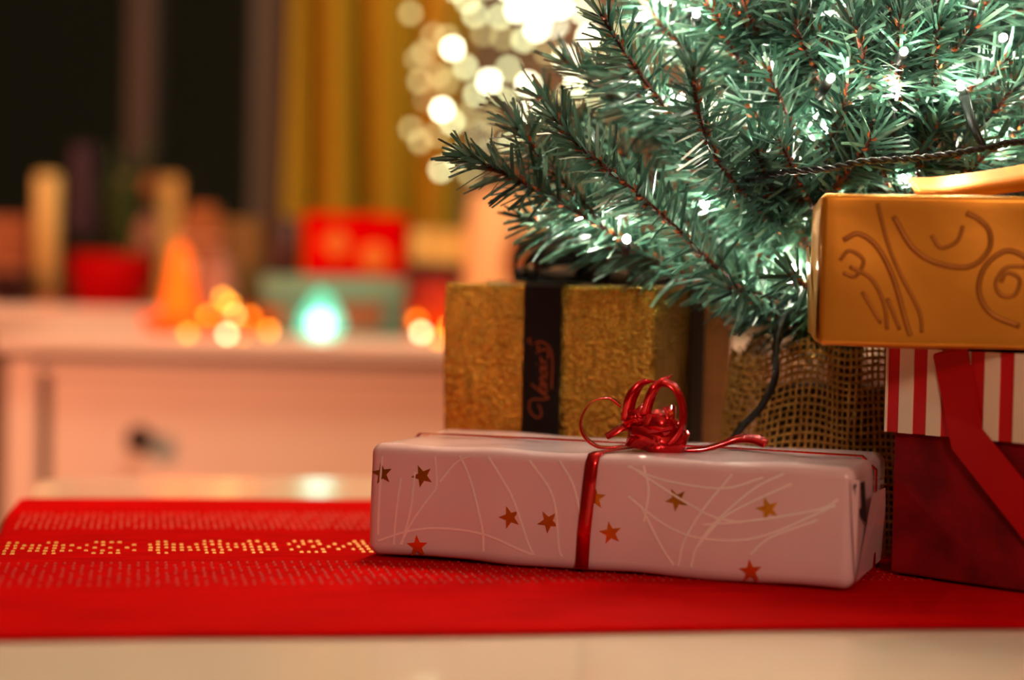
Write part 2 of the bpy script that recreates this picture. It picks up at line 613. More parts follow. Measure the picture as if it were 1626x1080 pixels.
def dia(i, j):
    p = i % 26
    edge = abs(p - 13)
    return (j in (1, 2, 3) and (edge < 9 or (i + j) % 2 == 0) and (i * 7 + j * 3) % 9 != 0) or (j in (0, 4) and (p % 6 in (0, 1))) or \
           (j in (0, 4) and edge < 3 and p % 2 == 0)


stitches('gold_stitching', 0.002, 0.054, 5, 0.0042, 0.0046, 0.0023, M['gold_thread'], dia)
stitches('coral_stitching', 0.102, 0.178, 9, 0.0042, 0.0042, 0.0017, M['coral_thread'], lambda i, j: (i + j * 3) % 7 != 0)
stitches('wine_stitching', -0.105, -0.025, 9, 0.0046, 0.0040, 0.0014, M['wine_thread'], lambda i, j: (i * 2 + j) % 5 != 0)

# ------------------------------------------------------------------ gifts
TZ = 0.0036   # top of the runner


def star_verts(r, ri, a0=90):
    return [((r if k % 2 == 0 else ri) * math.cos(R(a0 + 36 * k)), (r if k % 2 == 0 else ri) * math.sin(R(a0 + 36 * k)))
            for k in range(10)]


def dent(x, z, hy, hz, jig, jscale, seed):
    """front surface (y) of a dented rounded box, to lay print on it"""
    return -hy - noise.noise(Vector((x * jscale + seed, -hy * jscale, (z - hz) * jscale))) * jig


def face_strip(mb, pts, wid, y, thick=0.0002, k=7):
    """a thin line lying on a vertical front face (x, z), normal -y"""
    P = smooth_path([(x, 0, z) for x, z in pts], k)
    P = [Vector((p.x, y(p.x, p.z) if callable(y) else y, p.z)) for p in P]
    wd = []
    for i, p in enumerate(P):
        t = P[min(i + 1, len(P) - 1)] - P[max(i - 1, 0)]
        wd.append(Vector((-t.z, 0, t.x)))
    mb.strip(P, wid, wd, thick)


# the long pink present in front
GL, GD, GH = 0.258, 0.110, 0.060
pg = thing('wrapped_present', 'long flat pale pink present with gold stars and red curling ribbon', 'gift', (0.065, 1.0126, TZ), R(-19.3))
mb = MB(); mb.rbox((0, 0, GH / 2), (GL, GD, GH), 0.0062, 5, (60, 24, 14), jig=0.0016, jscale=26, seed=4.0)
mb.build('paper', M['pink_paper'], pg, True)
def pink_y(x, z):
    return dent(x, z, GD / 2, GH / 2, 0.0016, 26, 4.0)



starspots = [(0.0083, 0.0439, 10), (0.031, 0.0438, 25), (0.029, 0.0064, 5), (0.0804, 0.025, 20), (0.1014, 0.0241, 33), (0.1349, 0.0204, 12),
             (0.1261, 0.0379, 0), (0.169, 0.0395, 30), (0.2155, 0.0377, 18), (0.2078, 0.0062, 8)]
for (s, h, a) in starspots:
    mb = MB()
    q = star_verts(0.0062, 0.0026, 90 + a)
    vs = [(s - GL / 2 + x, pink_y(s - GL / 2 + x, h + y) - 0.0002, h + y) for x, y in q] + [(s - GL / 2 + x, pink_y(s - GL / 2 + x, h + y) + 0.0004, h + y) for x, y in q]
    fs = [tuple(range(10))] + [(k, k + 10, (k + 1) % 10 + 10, (k + 1) % 10) for k in range(10)]
    mb.add(vs, fs)
    mb.build('star', M['foil_star'], pg)
foil = [[(0.0379, 0.0548), (0.0389, 0.0416), (0.0383, 0.0359)], [(0.0407, 0.0411), (0.0476, 0.0497), (0.0528, 0.054), (0.0597, 0.056)],
        [(0.0517, 0.0556), (0.0583, 0.0417), (0.0652, 0.0184), (0.0662, 0.0063)], [(0.0678, 0.056), (0.0811, 0.0359), (0.0903, 0.0135), (0.094, 0.0064)],
        [(0.0903, 0.0553), (0.1034, 0.0372), (0.1075, 0.0115), (0.1094, 0.0065)], [(0.1063, 0.056), (0.1141, 0.0443), (0.1189, 0.0284)],
        [(0.0192, 0.0422), (0.0168, 0.0219), (0.0157, 0.0064)], [(0.027, 0.0459), (0.025, 0.0258), (0.0201, 0.0067)],
        [(0.038, 0.0366), (0.0269, 0.0209), (0.0193, 0.0067)],
        [(0.0066, 0.0079), (0.0234, 0.014), (0.0413, 0.0168), (0.066, 0.0152), (0.087, 0.0084), (0.0938, 0.0066)],
        [(0.1774, 0.006), (0.1803, 0.0165), (0.1896, 0.0298), (0.2083, 0.0473), (0.2230, 0.0556)],
        [(0.1709, 0.0062), (0.1737, 0.0192), (0.183, 0.0357), (0.197, 0.0538)],
        [(0.1437, 0.0396), (0.1605, 0.0279), (0.1769, 0.0216), (0.1995, 0.021), (0.2183, 0.026), (0.2485, 0.0413)],
        [(0.1504, 0.0352), (0.1608, 0.0167), (0.1683, 0.0064)], [(0.2076, 0.0146), (0.2168, 0.0234), (0.24, 0.0336)],
        [(0.1832, 0.0278), (0.2087, 0.0316), (0.2398, 0.0386), (0.2500, 0.0443)], [(0.1433, 0.055), (0.1632, 0.0487), (0.1924, 0.0466), (0.2129, 0.0532)],
        [(0.1515, 0.0557), (0.1542, 0.0434), (0.1523, 0.0273)], [(0.1442, 0.0553), (0.1633, 0.044), (0.1863, 0.0327), (0.2024, 0.03)],
        [(0.1803, 0.0165), (0.1928, 0.0315), (0.2053, 0.0396), (0.2271, 0.0509)], [(0.0081, 0.0533), (0.0070, 0.0313), (0.0066, 0.011)]]
for ln in foil:
    mb = MB()
    face_strip(mb, [(s - GL / 2, h) for s, h in ln], 0.0011, lambda x, z: pink_y(x, z) - 0.00012, 0.0002)
    mb.build('foil_line', M['foil'], pg)
# folded paper at the right end
mb = MB()
ex = GL / 2 + 0.0006
mb.add([(ex + 0.0006, -GD / 2 + 0.004, 0.004), (ex + 0.0006, GD / 2 - 0.004, 0.004), (ex + 0.004, 0.018, 0.044), (ex + 0.0035, -0.024, 0.045)],
       [(0, 1, 2, 3)])
mb.build('end_flap', M['pink_paper'], pg)
mb = MB()
mb.add([(ex + 0.0004, -GD / 2 + 0.003, 0.006), (ex + 0.0014, -0.020, 0.030), (ex + 0.0008, -GD / 2 + 0.005, GH - 0.006),
        (ex - 0.0030, -GD / 2 + 0.0005, GH - 0.006)], [(0, 1, 2, 3)])
mb.build('corner_fold', M['pink_paper'], pg)
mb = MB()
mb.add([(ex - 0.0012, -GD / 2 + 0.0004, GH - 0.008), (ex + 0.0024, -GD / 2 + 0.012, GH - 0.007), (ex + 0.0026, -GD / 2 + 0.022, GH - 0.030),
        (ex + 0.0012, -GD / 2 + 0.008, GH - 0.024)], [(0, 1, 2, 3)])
mb.build('fold_gap_shade', M['fold_shade'], pg)  # dark patch painting the shade inside the open paper fold
# red curling ribbon: around the middle, along the top, and the bow
sx = 0.1235 - GL / 2
mb = MB()
h2, d2 = GH + 0.0011, GD / 2 + 0.0014
loop = [(sx - 0.0030, -d2, 0.001), (sx - 0.0022, -d2, 0.02), (sx, -d2, 0.045), (sx + 0.001, -d2, h2 - 0.006), (sx + 0.0015, -d2 + 0.002, h2 - 0.0015),
        (sx + 0.003, -d2 + 0.006, h2), (sx + 0.014, -0.012, h2 + 0.0006), (sx + 0.016, 0.01, h2 + 0.0006), (sx + 0.012, d2 - 0.006, h2), (sx + 0.011, d2 - 0.001, h2 - 0.003),
        (sx + 0.010, d2, 0.04), (sx + 0.009, d2, 0.001)]
mb.strip(loop, 0.0068, (1, 0, 0.04), 0.0005)
mb.build('ribbon_band', M['red_foil'], pg, True)
mb = MB()
mb.strip([(-GL / 2 - 0.0014, 0.006, 0.003), (-GL / 2 - 0.0014, 0.006, GH - 0.006), (-GL / 2 + 0.005, 0.006, h2), (-0.06, 0.004, h2 + 0.0006), (sx + 0.014, 0.0, h2 + 0.0010),
          (0.06, 0.004, h2 + 0.0008), (GL / 2 - 0.006, 0.006, h2), (GL / 2 + 0.0014, 0.006, GH - 0.006), (GL / 2 + 0.0016, 0.006, 0.003)], 0.0062, (0, 1, 0), 0.0005)
mb.build('ribbon_band', M['red_foil'], pg, True)
pgM = Matrix.Translation(pg.location) @ Matrix.Rotation(R(-19.3), 4, 'Z')
pgI = pgM.inverted()


def loc(pts):
    return [pgI @ Vector(p) for p in pts]


bowl = []   # (name, world path, width(s), width direction)
bowl.append(('curl', smooth_path([(0.0575, 0.985, 0.0875), (0.051, 0.983, 0.0915), (0.042, 0.981, 0.089), (0.037, 0.980, 0.080), (0.0385, 0.980, 0.072),
                                  (0.045, 0.982, 0.0665), (0.052, 0.985, 0.0655), (0.060, 0.988, 0.0665)]), 0.0050, (0.35, 1, 0.15)))
bowl.append(('curl', smooth_path([(0.0605, 0.980, 0.080), (0.0625, 0.978, 0.092), (0.0675, 0.978, 0.0995), (0.0745, 0.981, 0.1010)]),
             [0.0066] * 10 + [0.0066 * (1 - i / 16) for i in range(15)], (0.95, 0.35, -0.3)))
bowl.append(('curl', smooth_path([(0.0695, 0.976, 0.083), (0.0728, 0.974, 0.0950), (0.0772, 0.975, 0.1008), (0.0838, 0.980, 0.1045)]),
             [0.0056] * 10 + [0.0056 * (1 - i / 16) for i in range(15)], (0.95, 0.35, -0.25)))
arc = smooth_path([(0.0735, 0.978, 0.0965), (0.078, 0.975, 0.1005), (0.084, 0.974, 0.0985), (0.0885, 0.974, 0.0905), (0.0892, 0.974, 0.081), (0.0875, 0.974, 0.074), (0.083, 0.975, 0.068)])
bowl.append(('curl', arc, 0.0054, [tuple((Vector(q) - Vector((0.077, q[1], 0.084))).normalized() * 0.75 + Vector((0, 0.66, 0))) for q in arc]))
bowl.append(('curl', smooth_path([(0.0645, 0.982, 0.0775), (0.058, 0.980, 0.0762), (0.0535, 0.979, 0.0735), (0.050, 0.979, 0.0715)]),
             0.0046, (0.2, 0.6, 0.75)))
bowl.append(('ribbon_tail', smooth_path([(0.092, 0.986, 0.0650), (0.101, 0.982, 0.0660), (0.110, 0.979, 0.0690), (0.118, 0.976, 0.0722), (0.126, 0.973, 0.0725),
                                         (0.132, 0.970, 0.0705)]), 0.0062, [(0.25, 0.95, 0.25 + 0.02 * i) for i in range(41)]))
# the wound body of the bow: wide rolled loops
for (cx, cy, cz, rx, ry, wdt, tx, ty, ph) in ((0.0770, 0.984, 0.0705, 0.0142, 0.0110, 0.0120, 0.10, -0.12, 0.4), (0.0765, 0.982, 0.0795, 0.0098, 0.0085, 0.0125, -0.10, 0.28, 2.0),
                                             (0.0655, 0.983, 0.0820, 0.0068, 0.0060, 0.0085, -0.55, 0.20, 1.0), (0.0720, 0.985, 0.0745, 0.0100, 0.0085, 0.0170, 0.22, 0.10, 3.3),
                                             (0.0800, 0.983, 0.0750, 0.0085, 0.0095, 0.0110, 0.35, -0.25, 5.0)):
    path = []
    ax = Vector((tx, ty, 1)).normalized()
    e1 = ax.cross(Vector((0, 1, 0))).normalized()
    e2 = ax.cross(e1)
    for i in range(33):
        a = ph + 2 * math.pi * 1.1 * i / 32
        rr = 1.0 + 0.07 * math.sin(3 * a + ph) + 0.04 * math.sin(5 * a)
        path.append(Vector((cx, cy, cz)) + e1 * (rx * rr * math.cos(a)) + e2 * (ry * rr * math.sin(a)) + ax * (0.0012 * math.sin(2 * a + ph)))
    bowl.append(('bow_loop', path, wdt, [tuple(ax + 0.28 * math.sin(2 * i / 5 + ph) * e1 + 0.2 * math.cos(i / 3) * e2) for i in range(33)]))
for (nm, path, wid, wd) in bowl:
    mb = MB()
    rot = pgI.to_3x3()
    wdl = [rot @ Vector(d) for d in wd] if isinstance(wd[0], tuple) else tuple(rot @ Vector(wd))
    if isinstance(wdl, list):
        wdl = (wdl + [wdl[-1]] * 60)[:len(path)]
    if isinstance(wid, list):
        wid = (wid + [wid[-1]] * 60)[:len(path)]
    mb.strip(loc(path), wid, wdl, 0.0004)
    mb.build(nm, M['red_foil'], pg, True)

# the gold crinkle-wrapped cube
CL, CH = 0.137, 0.1460
gc = thing('gift_box', 'crinkled gold cube gift box tied with black printed ribbon', 'gift', (0.0497, 1.1783, TZ), R(-25.5))
mb = MB(); mb.rbox((0, 0, CH / 2), (CL, CL, CH), 0.0022, 3, (30, 30, 30), jig=0.0012, jscale=40, seed=9.0)
mb.build('paper', M['gold_wrap'], gc, True)
# paper seam fold along the near edge
mb = MB()
mb.strip([(CL / 2 - 0.005, -CL / 2 - 0.0012, 0.002), (CL / 2 - 0.0045, -CL / 2 - 0.0014, 0.07), (CL / 2 - 0.003, -CL / 2 - 0.0012, CH - 0.002)], 0.006, (1, 0.1, 0), 0.0006)
mb.build('paper_fold', M['gold_wrap'], gc)
e = CL / 2 + 0.0014
mb = MB()
mb.strip([(-0.002, -e, 0.001), (-0.002, -e, CH - 0.001), (-0.001, -e + 0.0014, CH + 0.0012), (0, e - 0.001, CH + 0.0012), (0, e, CH - 0.001), (0, e, 0.001)], 0.0245, (1, 0, 0), 0.0006)
mb.build('ribbon_band', M['black_satin'], gc)
mb = MB()
mb.strip([(e, 0.0, 0.001), (e, 0.0, CH - 0.001), (e - 0.0014, 0, CH + 0.0014), (-e + 0.0014, 0, CH + 0.0014), (-e, 0, CH - 0.001), (-e, 0, 0.001)], 0.0245, (0, 1, 0), 0.0006)
mb.build('ribbon_band', M['black_satin'], gc)
for (a, ln, hh, nm) in ((R(206), 0.050, 0.022, 'bow_loop'), (R(22), 0.052, 0.022, 'bow_loop'), (R(165), 0.050, 0.003, 'bow_tail'), (R(203), 0.043, 0.014, 'bow_loop'), (R(212), 0.036, 0.008, 'bow_loop'), (R(60), 0.045, 0.022, 'bow_loop'), (R(-5), 0.03, 0.024, 'bow_loop')):
    path = []
    d = Vector((math.cos(a), math.sin(a), 0))
    if nm == 'bow_loop':
        for i in range(17):
            t = math.pi * 2 * i / 16
            path.append(Vector((0, 0, CH + 0.0085 + (hh * math.sin(t) if t < math.pi else 0.004 * math.sin(t)))) + d * (ln / 2 * (1 - math.cos(t))))
    else:
        path = [Vector((0, 0, CH + 0.004)) + d * (ln * i / 6) + Vector((0, 0, 0.002 * math.sin(i))) for i in range(7)]
    mb = MB(); mb.strip(path, 0.022, d.cross(Vector((0, 0, 1))) + Vector((0, 0, 0.0 if nm == 'bow_tail' else -0.45 if math.cos(a) > 0 else 0.45)), 0.0006); mb.build(nm, M['black_satin'], gc, True)
mb = MB(); mb.rbox((0, 0, CH + 0.0065), (0.020, 0.020, 0.011), 0.004, 3); mb.build('bow_knot', M['black_satin'], gc, True)
# the script print, running up the ribbon: (along, across) in units of the x-height
LET = []


def put(x0, strokes, sc=1.0):
    for st in strokes:
        LET.append([(x0 + x * sc + 0.25 * y * sc, y * sc) for x, y in st])


put(0.0, [[(1.7, -0.35), (1.2, 0.7), (0.9, 1.9), (0.3, 2.5), (-0.9, 2.4), (-1.5, 1.6), (-1.3, 0.9), (-0.5, 0.7), (0.4, 1.2)], [(1.7, -0.35), (2.2, 0.9), (2.9, 2.3)]])
put(2.2, [[(1, .85), (.6, 1), (.12, .7), (.1, .2), (.45, 0), (.9, .4), (1, 1), (.95, .2), (1.25, 0.05)]])
put(3.5, [[(0, 1), (.08, 0), (.15, .6), (.55, 1), (.8, .8), (.75, .2), (1.0, .05)]])
put(4.6, [[(.5, 1), (.1, .6), (.15, .1), (.5, 0), (.9, .4), (.8, .9), (.5, 1), (1.0, .9)]])
put(5.75, [[(0, 1), (.05, .1), (.35, 0.05)], [(.1, 1.45), (.16, 1.55)]])
put(6.35, [[(0, 1), (.1, 0), (.12, .6), (.4, 1), (.75, .95)]])
put(7.3, [[(.05, 1.7), (.2, 1.35)], [(1.3, 1.2), (0.9, 1.5), (.5, 1.1), (.95, .55), (.8, 0), (.2, -.15), (-.3, .1)], [(1.3, 1.9), (1.8, 1.2), (1.7, 0.2), (1.0, -0.5), (-0.5, -0.75), (-4.2, -0.72)],
          [(1.1, 2.4), (1.5, 2.9), (1.9, 2.5)]])
mb = MB()
XH = 0.0044
for st in LET:
    P = [(-0.0035 + 0.0055 - y * XH, -e - 0.0006, 0.068 + (x + 1.0) * XH * 0.97) for x, y in st]
    P = smooth_path(P, 5) if len(P) > 2 else [Vector(p) for p in P]
    wd = []
    for i in range(len(P)):
        t = P[min(i + 1, len(P) - 1)] - P[max(i - 1, 0)]
        wd.append(Vector((-t.z, 0, t.x)))
    mb.strip(P, 0.0008, wd, 0.0002)
mb.build('ribbon_print', M['copper_print'], gc)

# the striped-lid box with the velvet body
sb = thing('striped_gift_box', 'dark red gift box with red and cream striped lid and satin ribbon', 'gift', (0.302, 0.982, TZ), R(-46))
SL, SH = 0.150, 0.1175
BODY = 0.144
mb = MB(); mb.rbox((0, 0, 0.042), (BODY, BODY, 0.084), 0.0015, 2); mb.build('box_body', M['red_velvet'], sb)
lid = MB()
z0, z1 = 0.0735, SH
h = SL / 2
lid.box((0, 0, (z0 + z1) / 2), (SL - 0.0006, SL - 0.0006, z1 - z0 - 0.0002))
lido = lid.build('lid', M['lid_red'], sb)
for side in range(4):
    s = -h + 0.0079
    while s < h - 0.001:
        e1 = min(s + 0.0084, h)
        mb = MB()
        mb.box(((s + e1) / 2, -h, (z0 + z1) / 2), (e1 - s, 0.0010, z1 - z0))
        o = mb.build('cream_stripe', M['cream_card'], lido)
        o.rotation_euler.z = side * math.pi / 2
        s += 0.01675
mb = MB()
mb.box((-h, -h, (z0 + z1) / 2), (0.0012, 0.0012, z1 - z0)); mb.build('lid_edge', M['cream_card'], lido)
fy = -h - 0.0012
mb = MB()
mb.strip([(0.026 - h + 0.012, fy + 0.02, SH + 0.0008), (0.026 - h + 0.0125, fy + 0.0006, SH + 0.0006), (0.0385 - h, fy, SH - 0.001), (0.050 - h, fy - 0.0004, z0),
          (0.098 - h, fy + 0.002, 0.025), (0.108 - h, fy + 0.003, 0.002)],
         0.0205, [(1, 0, 0.1), (1, 0, 0.3), (0.9, 0, 0.5), (0.88, 0, 0.5), (0.88, 0, 0.5), (0.9, 0, 0.4)], 0.0006)
mb.build('ribbon_band', M['red_satin'], sb)
mb = MB()
mb.strip([(0.112 - h, fy, SH - 0.0006), (0.100 - h, fy - 0.0002, z0), (0.088 - h, fy + 0.002, 0.03)], 0.018, (1, 0, -0.35), 0.0006)

# the gold swirl-embossed present on top
BW, BD, BH = 0.22, 0.122, 0.0755
bz = TZ + SH + 0.0014
bg = thing('gold_present', 'shiny gold present with embossed swirls resting on the striped box', 'gift', (0.268, 0.981, bz), R(-7))
mb = MB(); mb.rbox((0, 0, BH / 2), (BW, BD, BH), 0.0030, 4, (44, 24, 16), jig=0.0012, jscale=24, seed=2.0)
mb.build('paper', M['gold_paper'], bg, True)
mb = MB()   # folded end paper on the left
lx = -BW / 2
mb.add([(lx - 0.0012, -BD / 2 + 0.003, 0.004), (lx - 0.0012, BD / 2 - 0.004, 0.004), (lx - 0.0045, 0.02, 0.05), (lx - 0.0045, -0.022, 0.05)], [(3, 2, 1, 0)])
mb.build('end_flap', M['gold_paper'], bg)
mb = MB()
mb.add([(lx - 0.0012, -BD / 2 + 0.0025, BH - 0.003), (lx - 0.0014, -BD / 2 + 0.0025, 0.004), (lx - 0.0036, -0.020, 0.030), (lx - 0.0030, -0.028, BH - 0.016)], [(3, 2, 1, 0)])
mb.build('end_flap', M['gold_paper'], bg)
sw = [[(0.0108, 0.173), (0.0184, 0.1762), (0.0277, 0.1696), (0.0358, 0.1543), (0.0425, 0.1327), (0.0448, 0.1266)],
      [(0.0095, 0.163), (0.014, 0.1678), (0.0209, 0.1632), (0.0174, 0.1554), (0.0112, 0.1568)], [(0.0271, 0.1913), (0.0322, 0.1728), (0.0387, 0.1574), (0.0484, 0.1391), (0.0502, 0.1283)],
      [(0.0349, 0.1852), (0.0445, 0.1699), (0.0568, 0.1625), (0.072, 0.1612), (0.0808, 0.1691), (0.0811, 0.1784), (0.0758, 0.1844), (0.0697, 0.1874)],
      [(0.0534, 0.1763), (0.0581, 0.1702), (0.0656, 0.1734), (0.0684, 0.1812)], [(0.1019, 0.165), (0.0898, 0.1693), (0.0795, 0.1614), (0.0769, 0.149), (0.0832, 0.1384), (0.0969, 0.1326)],
      [(0.0873, 0.1539), (0.0901, 0.1586), (0.0962, 0.1556), (0.0941, 0.1479), (0.0875, 0.1477), (0.0849, 0.1538), (0.0895, 0.161), (0.099, 0.1618)],
      [(0.0142, 0.16), (0.0251, 0.154), (0.0315, 0.1418), (0.0334, 0.1294)], [(0.0207, 0.1477), (0.0303, 0.1324)], [(0.033, 0.1449), (0.0395, 0.1295)],
      [(0.110, 0.130), (0.118, 0.145), (0.112, 0.160), (0.100, 0.165)], [(0.12, 0.19), (0.125, 0.17), (0.14, 0.16), (0.155, 0.17), (0.152, 0.182)],
      [(0.13, 0.13), (0.145, 0.142), (0.165, 0.14), (0.178, 0.155), (0.17, 0.168)], [(0.17, 0.188), (0.185, 0.178), (0.2, 0.182)], [(0.185, 0.13), (0.195, 0.15), (0.208, 0.155)]]
for k, ln in enumerate(sw):
    mb = MB()
    face_strip(mb, [(s - BW / 2, hh - 0.1205) for s, hh in ln], 0.0026 if k in (0, 5, 3) else 0.0019, lambda x, z: dent(x, z, BD / 2, BH / 2, 0.0012, 24, 2.0) - 0.00015, 0.0004)
    mb.build('embossed_swirl', M['gold_emboss'], bg, True)
mb = MB()   # ribbon across the top and its bow
mb.strip([(0.02, -BD / 2 - 0.0022, 0.001), (0.02, -BD / 2 - 0.0022, BH - 0.002), (0.02, -BD / 2 + 0.003, BH + 0.0012), (0.02, BD / 2 - 0.003, BH + 0.0012), (0.02, BD / 2 + 0.0020, BH - 0.002), (0.02, BD / 2 + 0.002, 0.001)], 0.02, (1, 0, 0), 0.0006)
mb.build('ribbon_band', M['gold_ribbon'], bg)
for (dx, dy, ln, hh, nm) in ((0.95, 0.2, 0.07, 0.03, 'bow_loop'), (0.85, -0.3, 0.06, 0.022, 'bow_loop')):
    d = Vector((dx, dy, 0)).normalized()
    path = []
    for i in range(21):
        t = 2 * math.pi * i / 20
        path.append(Vector((0.02, 0.0, BH + 0.0028)) + d * (ln / 2 * (1 - math.cos(t))) + Vector((0, 0, hh * (0.5 - 0.5 * math.cos(t)) * max(0.12, 1 - (1 - math.cos(t)) * 0.42) + 0.003 * math.sin(t))))
    mb = MB(); mb.strip(path, 0.024, (-dy, dx, 0), 0.0005); mb.build(nm, M['gold_ribbon'], bg, True)
mb = MB()
mb.strip(smooth_path([(-0.064, -0.040, BH + 0.0035), (-0.045, -0.036, BH + 0.0050), (-0.015, -0.026, BH + 0.0100), (0.010, -0.012, BH + 0.0145), (0.02, 0, BH + 0.012)], 6), 0.024, (0, 0.85, 0.52), 0.0005)
mb.build('bow_loop', M['gold_ribbon'], bg, True)
mb = MB(); mb.rbox((0.02, 0, BH + 0.008), (0.018, 0.02, 0.012), 0.005, 3); mb.build('bow_knot', M['gold_ribbon'], bg, True)

# ------------------------------------------------------------------ the small artificial tree
TX, TY = 0.200, 1.122
tree = thing('christmas_tree', 'small green artificial Christmas tree in a burlap wrapped base', 'Christmas tree', (TX, TY, TZ))
mb = MB(); mb.tube([(0, 0, 0.03), (0.001, 0, 0.2), (0, 0.001, 0.45), (0, 0, 0.66)], [0.010, 0.008, 0.006, 0.002], 10); mb.build('trunk', M['trunk'], tree)
mb = MB(); mb.lathe((0, 0, 0), [(0.050, 0.0), (0.053, 0.05), (0.054, 0.088), (0.046, 0.090), (0.0, 0.090)], 28); mb.build('base_pot', M['pot_dark'], tree, True)


def sack(th, t):
    """burlap surface: th angle, t 0 bottom to 1 rim"""
    r = 0.0735 - 0.014 * t + 0.006 * (1 - t) ** 3
    r += (0.0022 + 0.0030 * (1 - t)) * math.sin(5 * th + 0.8 + 1.5 * t) + 0.0018 * math.sin(11 * th + 2.0 * t)
    lf = math.exp(-((th - R(196)) / 0.5) ** 2)
    r += 0.016 * lf * (1 - 0.35 * t)
    z = 0.002 + t * (0.108 + 0.005 * math.sin(3 * th + 1.0) + 0.003 * math.sin(8 * th))
    return Vector((r * math.cos(th), r * math.sin(th), z))


mb = MB()
NW, NH = 120, 27
for k in range(NW):
    th = 2 * math.pi * k / NW
    P = []
    for j in range(55):
        t = j / 54 * 1.02
        p = sack(th + 0.006 * math.sin(9 * t + k), t)
        nrm = Vector((math.cos(th), math.sin(th), 0))
        ph = math.sin(math.pi * (t * NH + k))
        P.append(p + nrm * (0.0005 * ph))
    mb.tube(P, 0.00085 * random.uniform(0.75, 1.2), 4, False)
for j in range(NH + 1):
    t = j / NH
    P = []
    for k in range(NW * 2 + 1):
        th = 2 * math.pi * k / (NW * 2)
        p = sack(th, t + 0.004 * math.sin(th * 7 + j))
        nrm = Vector((math.cos(th), math.sin(th), 0))
        ph = math.cos(math.pi * (k / 2 + j))
        P.append(p + nrm * (-0.0005 * ph))
    mb.tube(P, 0.0009 * random.uniform(0.75, 1.2), 4, False)
for k in range(60):   # frayed rim
    th = random.uniform(0, 6.283)
    p = sack(th, 1.0)
    mb.tube([p, p + Vector((random.uniform(-.006, .006), random.uniform(-.006, .006), random.uniform(0.001, .008)))], 0.0005, 3, False)
p = sack(R(262), 0.8)
mb.tube(smooth_path([p + Vector((0.004, -0.002, 0.0)), p + Vector((-0.002, -0.008, -0.018)), p + Vector((-0.006, -0.011, -0.038)), p + Vector((-0.008, -0.012, -0.05))], 5), 0.0004, 3, False)
o = mb.build('burlap_wrap', M['burlap'], tree)
o['kind'] = 'stuff'

# boxes that needles keep out of: (centre x, y, angle, half x, half y, z top, z bottom)
KEEP = [(0.0497, 1.1783, R(-25.5), CL / 2, CL / 2, CH + TZ + 0.002, 0), (0.268, 0.981, R(-7), BW / 2 + 0.005, BD / 2 + 0.002, bz + BH + 0.004, bz - 0.002),
        (0.302, 0.982, R(-46), SL / 2, SL / 2, bz, 0), (0.065, 1.0126, R(-19.3), GL / 2, GD / 2, GH + 0.01, 0)]


def blocked(p):
    for (cx, cy, a, hx, hy, zt, zb) in KEEP:
        dx, dy = p[0] - cx, p[1] - cy
        lx = dx * math.cos(a) + dy * math.sin(a)
        ly = -dx * math.sin(a) + dy * math.cos(a)
        if abs(lx) < hx and abs(ly) < hy and zb < p[2] < zt:
            return True
    return False


def cone_ok(p, slack=0.0):
    r = math.hypot(p[0] - TX, p[1] - TY)
    return p[2] > 0.118 + 0.33 * r - slack


TB = Vector((TX, TY, TZ))
n_needles = 0
STEMS = []


